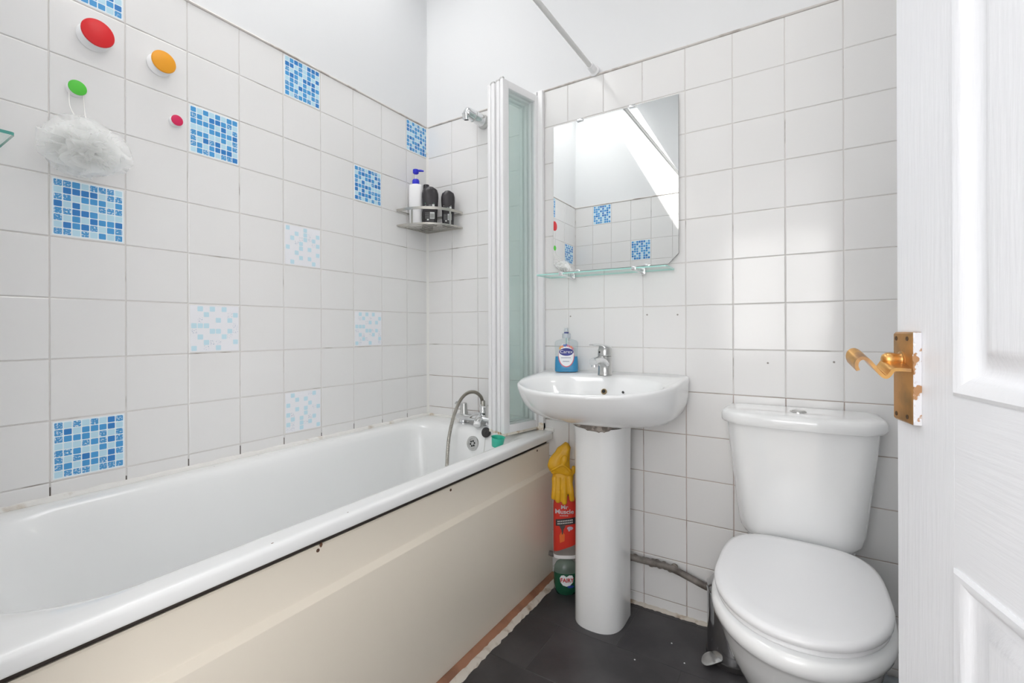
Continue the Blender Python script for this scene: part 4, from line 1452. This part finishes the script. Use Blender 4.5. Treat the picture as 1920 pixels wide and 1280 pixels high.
obj('label_lines', bm, mat('print_pale', (0.66, 0.64, 0.62), 0.5), sl, world=False, smooth=0)
bm = bmesh.new()
f = wrap(bw, bd, 0.115, 3.4, 0.0012)
patch(lambda x, y, q: f(x - 0.012, y + 0.004, 0), [(-0.012, 0.012), (0.012, 0.013), (0.009, 0.004), (0.004, -0.004), (0.0015, -0.022), (-0.002, -0.022), (-0.004, -0.004), (-0.009, 0.004)], 0, bm, 3)
patch(lambda x, y, q: f(x + 0.018, y + 0.006, 0), oval(0.012, 0.007, 14), 1, bm, 3)
patch(lambda x, y, q: f(x + 0.014, y - 0.002, 0), oval(0.004, 0.004, 10), 1, bm, 2)
patch(lambda x, y, q: f(x - 0.014, y - 0.022, 0), [(0.0, 0.016), (0.011, 0.004), (0.010, -0.022), (-0.008, -0.030), (-0.010, 0.0)], 2, bm, 3)
obj('label_picture', bm, [mat('pic_dark', (0.08, 0.06, 0.06), 0.5), mat('pic_mauve', (0.52, 0.46, 0.58), 0.5), mat('pic_flame', (0.80, 0.16, 0.03), 0.5)], sl, world=False, smooth=0)

# yellow rubber gloves draped over the bottle
GLOVE = mat('yellow_rubber', (0.70, 0.38, 0.010), 0.42, bump=0.05, bscale=120)
gl = thing('rubber_gloves', 'yellow rubber gloves folded over the red bottle top', 'gloves', (0.774, -0.078, 0.374), math.radians(30))


def blob(bm, p, sx, sy, sz, rot=0):
    bmesh.ops.create_icosphere(bm, subdivisions=3, radius=1.0, matrix=Matrix.Translation(p) @ Matrix.Rotation(rot, 4, 'Y') @ Matrix.Diagonal((sx, sy, sz, 1)))


def capsule(bm, pts, rs):
    tube(bm, catmull(pts, 5), [rs[0] + (rs[1] - rs[0]) * i / ((len(pts) - 1) * 5) for i in range((len(pts) - 1) * 5 + 1)], 12)
    blob(bm, Vector(pts[-1]), rs[1], rs[1], rs[1])


# local frame: x right, -y towards the viewer, z from the glove base height 0.36
bm = bmesh.new()
blob(bm, Vector((0.000, -0.004, 0.082)), 0.040, 0.018, 0.030, 0.15)         # palm bunched over the cap
blob(bm, Vector((0.026, 0.000, 0.075)), 0.018, 0.016, 0.036)
for x0, x1, zt, r in ((-0.030, -0.036, 0.008, 0.0098), (-0.014, -0.019, -0.004, 0.0105), (0.006, 0.005, -0.010, 0.0110), (0.027, 0.034, 0.002, 0.0105)):
    capsule(bm, [(x0, -0.010, 0.078), (x0 * 0.95 + x1 * 0.05, -0.022, 0.056), ((x0 + x1) / 2, -0.034, 0.034), (x1, -0.036, zt)], (0.0125, r))
capsule(bm, [(0.034, 0.0, 0.088), (0.041, -0.010, 0.100), (0.043, -0.012, 0.116)], (0.011, 0.008))
me = remeshed(bm, 0.0028, 3)
mesh_obj('glove_hand', me, GLOVE, gl, smooth=80, label='glove with four fingers hanging down')
# the rolled cuff: a folded sleeve leaning to the left, open like a hood
bm = bmesh.new()
rings = []
cpath = catmull([(-0.004, -0.012, 0.094), (-0.010, -0.016, 0.122), (-0.004, -0.010, 0.155), (0.004, -0.002, 0.184)], 6)
for i, p in enumerate(cpath):
    q = i / (len(cpath) - 1)
    rx = 0.040 + 0.006 * math.sin(q * PI) - 0.010 * q
    ry = 0.015 + 0.010 * q
    ring = []
    for k in range(28):
        a = 2 * PI * k / 28
        rr = 1 + 0.10 * math.sin(3 * a + q * 4) + 0.05 * math.sin(7 * a + 2 * q)
        ring.append((p.x + rx * math.cos(a) * rr - 0.010 * math.sin(q * PI), p.y + ry * math.sin(a) * rr, p.z + 0.012 * math.cos(a) * (q - 0.3)))
    rings.append(ring)
top = rings[-1]
cx = sum(p[0] for p in top) / 28
cy = sum(p[1] for p in top) / 28
rings.append([((p[0] - cx) * 0.72 + cx, (p[1] - cy) * 0.7 + cy, p[2] + 0.016) for p in top])
rings.append([((p[0] - cx) * 0.35 + cx, (p[1] - cy) * 0.3 + cy, p[2] + 0.022) for p in top])
loft(bm, rings)
blob(bm, Vector((-0.022, -0.016, 0.108)), 0.026, 0.012, 0.014, -0.5)
blob(bm, Vector((0.012, -0.018, 0.102)), 0.028, 0.010, 0.016, 0.25)
blob(bm, Vector((-0.034, -0.010, 0.128)), 0.010, 0.014, 0.030, 0.55)
me = remeshed(bm, 0.003, 2)
mesh_obj('glove_cuff', me, GLOVE, gl, smooth=80, label='folded cuff')
bm = bmesh.new()
tube(bm, catmull([(-0.044, -0.022, 0.106), (-0.030, -0.033, 0.118), (-0.006, -0.034, 0.131), (0.016, -0.028, 0.121), (0.030, -0.026, 0.103)], 6), 0.0055, 10)
blob(bm, Vector((0.004, -0.028, 0.148)), 0.014, 0.010, 0.022, 0.3)
me = remeshed(bm, 0.0025, 3)
mesh_obj('glove_fold', me, GLOVE, gl, smooth=80)

# green washing up liquid bottle on the floor
FB = thing('dish_soap_bottle', 'dark green dish soap bottle on the floor behind the pedestal', 'bottle', (0.786, -0.074, 0.0), math.radians(30))
GREENB = mat('green_liquid', (0.012, 0.085, 0.045), 0.15)
fa, fb_ = 0.047, 0.033
bm = bmesh.new()


def fr(z, s=1.0, p=2.3):
    return sell(0, 0, fa * s, fb_ * s, z, p, 40)


loft(bm, [fr(0.0, 0.72), fr(0.003, 0.82), fr(0.018, 0.94), fr(0.040, 1.0), fr(0.080, 1.0), fr(0.086, 0.99)])
obj('green_liquid', bm, GREENB, FB, world=False)
bm = bmesh.new()
loft(bm, [fr(0.086, 0.99), fr(0.102, 0.95), fr(0.116, 0.80, 2.1), fr(0.124, 0.55, 2), fr(0.128, 0.35, 2)], False, True)
obj('bottle_shoulder', bm, glassy('green_clear', (0.72, 0.84, 0.78), 0.55, 0.05, (0.42, 0.52, 0.47)), FB, world=False)
f = wrap(fa, fb_, 0.060, 2.3, 0.0006)
lb = obj('bottle_label', patch(f, [(-0.026, 0.010), (-0.020, 0.020), (-0.010, 0.022), (0.0, 0.015), (0.010, 0.022), (0.022, 0.021), (0.027, 0.010), (0.025, -0.006), (0.014, -0.017), (0.0, -0.021), (-0.014, -0.017), (-0.023, -0.006)]),
         mat('label_white', (0.84, 0.86, 0.88), 0.4), FB, world=False, label='white label')
f2 = wrap(fa, fb_, 0.060, 2.3, 0.0014)
obj('label_text', text_bm('FAIRY', 0.0215, wide=0.92, bold=0.0006, fmap=lambda x, y, q: f2(x + 0.002, y + 0.002, 0)), mat('print_red', (0.68, 0.02, 0.03), 0.4), lb, world=False, smooth=0, label='red word FAIRY')
f3 = wrap(fa, fb_, 0.038, 2.3, 0.0010)
obj('label_swoosh', patch(lambda x, y, q: f3(x + 0.016, y, 0), oval(0.013, 0.005, 14)), mat('pic_navy', (0.02, 0.05, 0.30), 0.4), lb, world=False, smooth=0)

# ================================================================== TOILET
TX = 1.563
toi = thing('toilet', 'white close coupled toilet with the lid closed', 'toilet', (TX, -0.4, 0.0))


def egg(a, yb, yf, z, n=56, pb=2.6, pf=2.05, split=0.52):
    yc = yb + (yf - yb) * split
    pts = []
    for i in range(n):
        t = 2 * PI * i / n
        c, s = math.cos(t), math.sin(t)
        p = pf if s < 0 else pb
        d = (yc - yf) if s < 0 else (yb - yc)
        pts.append((TX + a * math.copysign(abs(c) ** (2 / p), c), yc + d * math.copysign(abs(s) ** (2 / p), s), z))
    return pts


bm = bmesh.new()
loft(bm, [egg(0.104, -0.16, -0.47, 0.0), egg(0.104, -0.16, -0.47, 0.012), egg(0.098, -0.165, -0.46, 0.03), egg(0.102, -0.175, -0.475, 0.08), egg(0.116, -0.185, -0.51, 0.14), egg(0.136, -0.195, -0.565, 0.205),
          egg(0.153, -0.195, -0.62, 0.265), egg(0.165, -0.19, -0.653, 0.315), egg(0.172, -0.185, -0.672, 0.350), egg(0.1745, -0.185, -0.682, 0.362), egg(0.180, -0.185, -0.6905, 0.370), egg(0.1825, -0.185, -0.694, 0.383),
          egg(0.181, -0.187, -0.692, 0.396), egg(0.174, -0.19, -0.685, 0.4035), egg(0.12, -0.23, -0.62, 0.404)])
obj('toilet_bowl', bm, CERAMIC, toi, smooth=60)
bm = bmesh.new()
loft(bm, [rrect(TX - 0.070, TX + 0.070, -0.26, -0.03, 0.03, 0.002), rrect(TX - 0.075, TX + 0.075, -0.26, -0.03, 0.03, 0.16), rrect(TX - 0.088, TX + 0.088, -0.26, -0.022, 0.03, 0.27), rrect(TX - 0.13, TX + 0.13, -0.26, -0.018, 0.04, 0.36), rrect(TX - 0.135, TX + 0.135, -0.26, -0.018, 0.04, 0.392), rrect(TX - 0.13, TX + 0.13, -0.255, -0.022, 0.04, 0.399)])
obj('bowl_platform', bm, CERAMIC, toi)
bm = bmesh.new()
loft(bm, [egg(0.168, -0.212, -0.672, 0.405, pb=3.2), egg(0.171, -0.210, -0.676, 0.408, pb=3.2), egg(0.171, -0.210, -0.676, 0.414, pb=3.2), egg(0.168, -0.212, -0.672, 0.4165, pb=3.2)])
obj('toilet_seat', bm, mat('seat_plastic', (0.84, 0.845, 0.86), 0.25), toi, smooth=60)
bm = bmesh.new()
loft(bm, [egg(0.170, -0.207, -0.680, 0.4195, pb=3.6), egg(0.1745, -0.203, -0.685, 0.4225, pb=3.6), egg(0.1755, -0.202, -0.6865, 0.430, pb=3.6), egg(0.173, -0.204, -0.684, 0.4365, pb=3.6), egg(0.165, -0.212, -0.674, 0.4405, pb=3.4), egg(0.14, -0.235, -0.64, 0.4425, pb=3), egg(0.07, -0.33, -0.54, 0.4435, pb=2.4)])
obj('toilet_lid', bm, mat('seat_plastic', (0.84, 0.845, 0.86), 0.25), toi, smooth=60)
for s in (-1, 1):
    obj('lid_hinge', nlathe([(0.010, -0.02), (0.011, -0.018), (0.011, 0.018), (0.010, 0.02)], axis_m((TX + s * 0.078, -0.202, 0.417), (1, 0, 0)), 16), WPLASTIC, toi)


def cis(hw, yf, r, z):
    pts = rrect(TX - hw, TX + hw, yf, -0.010, r, z, 10)
    out = []
    for x, y, zz in pts:
        k = max(0.0, 1 - ((x - TX) / hw) ** 2)
        fr_ = (y + 0.010) / (yf + 0.010)
        out.append((x, y - 0.016 * k * fr_, zz))
    return out


def fill_front(rings):
    return rings


bm = bmesh.new()


def cis2(hw, yf, r, z, bow=0.016, n=20):
    """rounded box whose front bows outwards"""
    pts = []
    for i in range(n + 1):                     # front edge, left to right, bowed
        t = -1 + 2 * i / n
        x = TX + t * (hw - r * 0.25)
        e = abs(t) ** 9
        pts.append((x, yf - bow * (1 - t * t) + e * r * 0.9, z))
    pts += [(TX + hw, yf + r * 1.5, z), (TX + hw, -0.06, z), (TX + hw - 0.004, -0.011, z), (TX - hw + 0.004, -0.011, z), (TX - hw, -0.06, z), (TX - hw, yf + r * 1.5, z)]
    return pts


loft(bm, [cis2(0.134, -0.140, 0.03, 0.404), cis2(0.146, -0.156, 0.03, 0.409), cis2(0.153, -0.165, 0.03, 0.425), cis2(0.158, -0.169, 0.03, 0.45), cis2(0.172, -0.176, 0.03, 0.58), cis2(0.183, -0.180, 0.03, 0.68), cis2(0.188, -0.182, 0.03, 0.742)])
obj('cistern', bm, CERAMIC, toi, smooth=50)
bm = bmesh.new()
loft(bm, [cis2(0.190, -0.182, 0.03, 0.741, 0.018), cis2(0.2035, -0.190, 0.04, 0.7435, 0.02), cis2(0.206, -0.192, 0.04, 0.750, 0.02), cis2(0.206, -0.192, 0.04, 0.766, 0.02), cis2(0.203, -0.190, 0.04, 0.774, 0.02), cis2(0.195, -0.183, 0.04, 0.7785, 0.02), cis2(0.17, -0.155, 0.04, 0.7805, 0.018)])
cl = obj('cistern_lid', bm, CERAMIC, toi, smooth=50)
bm = bmesh.new()
lathe(bm, [(0.021, 0.0), (0.021, 0.003), (0.019, 0.0045), (0.017, 0.0035)], Matrix.Translation((TX, -0.108, 0.780)), 32)
bt_ = obj('flush_ring', bm, DULLCHROME, cl)
obj('flush_button', nlathe([(0.0165, 0.003), (0.0165, 0.005), (0.012, 0.0062)], Matrix.Translation((TX, -0.108, 0.780)), 28), DULLCHROME, bt_)

# pedal bin beside the toilet
pb = thing('pedal_bin', 'polished steel pedal bin tucked beside the toilet', 'bin', (1.392, -0.125, 0.0))
BC = Matrix.Translation((1.388, -0.125, 0))
POL = mat('polished_steel', (0.50, 0.50, 0.51), 0.12, metal=1.0)
obj('bin_base', nlathe([(0.077, 0.0), (0.079, 0.002), (0.079, 0.016), (0.077, 0.018)], BC, 40), RUBBER, pb)
obj('bin_body', nlathe([(0.0755, 0.018), (0.0755, 0.205), (0.074, 0.208)], BC, 48), POL, pb)
obj('bin_lid', nlathe([(0.077, 0.208), (0.078, 0.212), (0.077, 0.222), (0.066, 0.234), (0.035, 0.243), (0.005, 0.245)], BC, 40), POL, pb)
pd = Vector((-0.58, -0.81, 0))
bm = bmesh.new()
pt_ = Vector((-pd.y, pd.x, 0))
base = Vector((1.388, -0.125, 0)) + pd * 0.070
rows = []
pcn = base + pd * 0.014
for sc, dzp in ((0.86, 0.0), (1.0, 0.0012), (1.0, 0.003), (0.80, 0.0052), (0.4, 0.0062)):
    ring = []
    for k in range(28):
        a = 2 * PI * k / 28
        q = pcn + pd * (0.040 * math.cos(a) * sc) + pt_ * (0.024 * math.sin(a) * sc)
        drop = 0.010 * max(0.0, math.cos(a) * sc) ** 2
        ring.append((q.x, q.y, 0.020 + dzp - drop))
    rows.append(ring)
loft(bm, rows)
obj('bin_pedal', bm, DULLCHROME, pb, label='shiny curved pedal')

# grey pipe bend on the floor to the right of the toilet
sp_ = thing('soil_pipe', 'grey plastic pipe bend on the floor right of the toilet', 'pipe', (1.79, -0.05, 0.0))
obj('pipe_bend', ntube(catmull([(1.70, -0.055, 0.024), (1.76, -0.050, 0.026), (1.80, -0.045, 0.024), (1.84, -0.035, 0.022), (1.90, -0.032, 0.021)], 6), 0.020, 16), mat('grey_pipe', (0.20, 0.22, 0.24), 0.45), sp_)

# pale crumbs on the dark floor
for i, (x, y) in enumerate(((1.209, -0.122 - 0.04), (1.264, -0.234), (1.13, -0.30))):
    o = obj('crumb', nlathe([(0.0022, 0.0), (0.0026, 0.001), (0.0012, 0.0022)], Matrix.Translation((x, y, 0.0)), 7), WPLASTIC)
    tag(o, ('white crumb on the dark floor nearest the back wall', 'white crumb on the dark floor beside the pedal', 'white crumb on the dark floor in front of the pedestal')[i], 'crumb', 'crumbs on the floor')
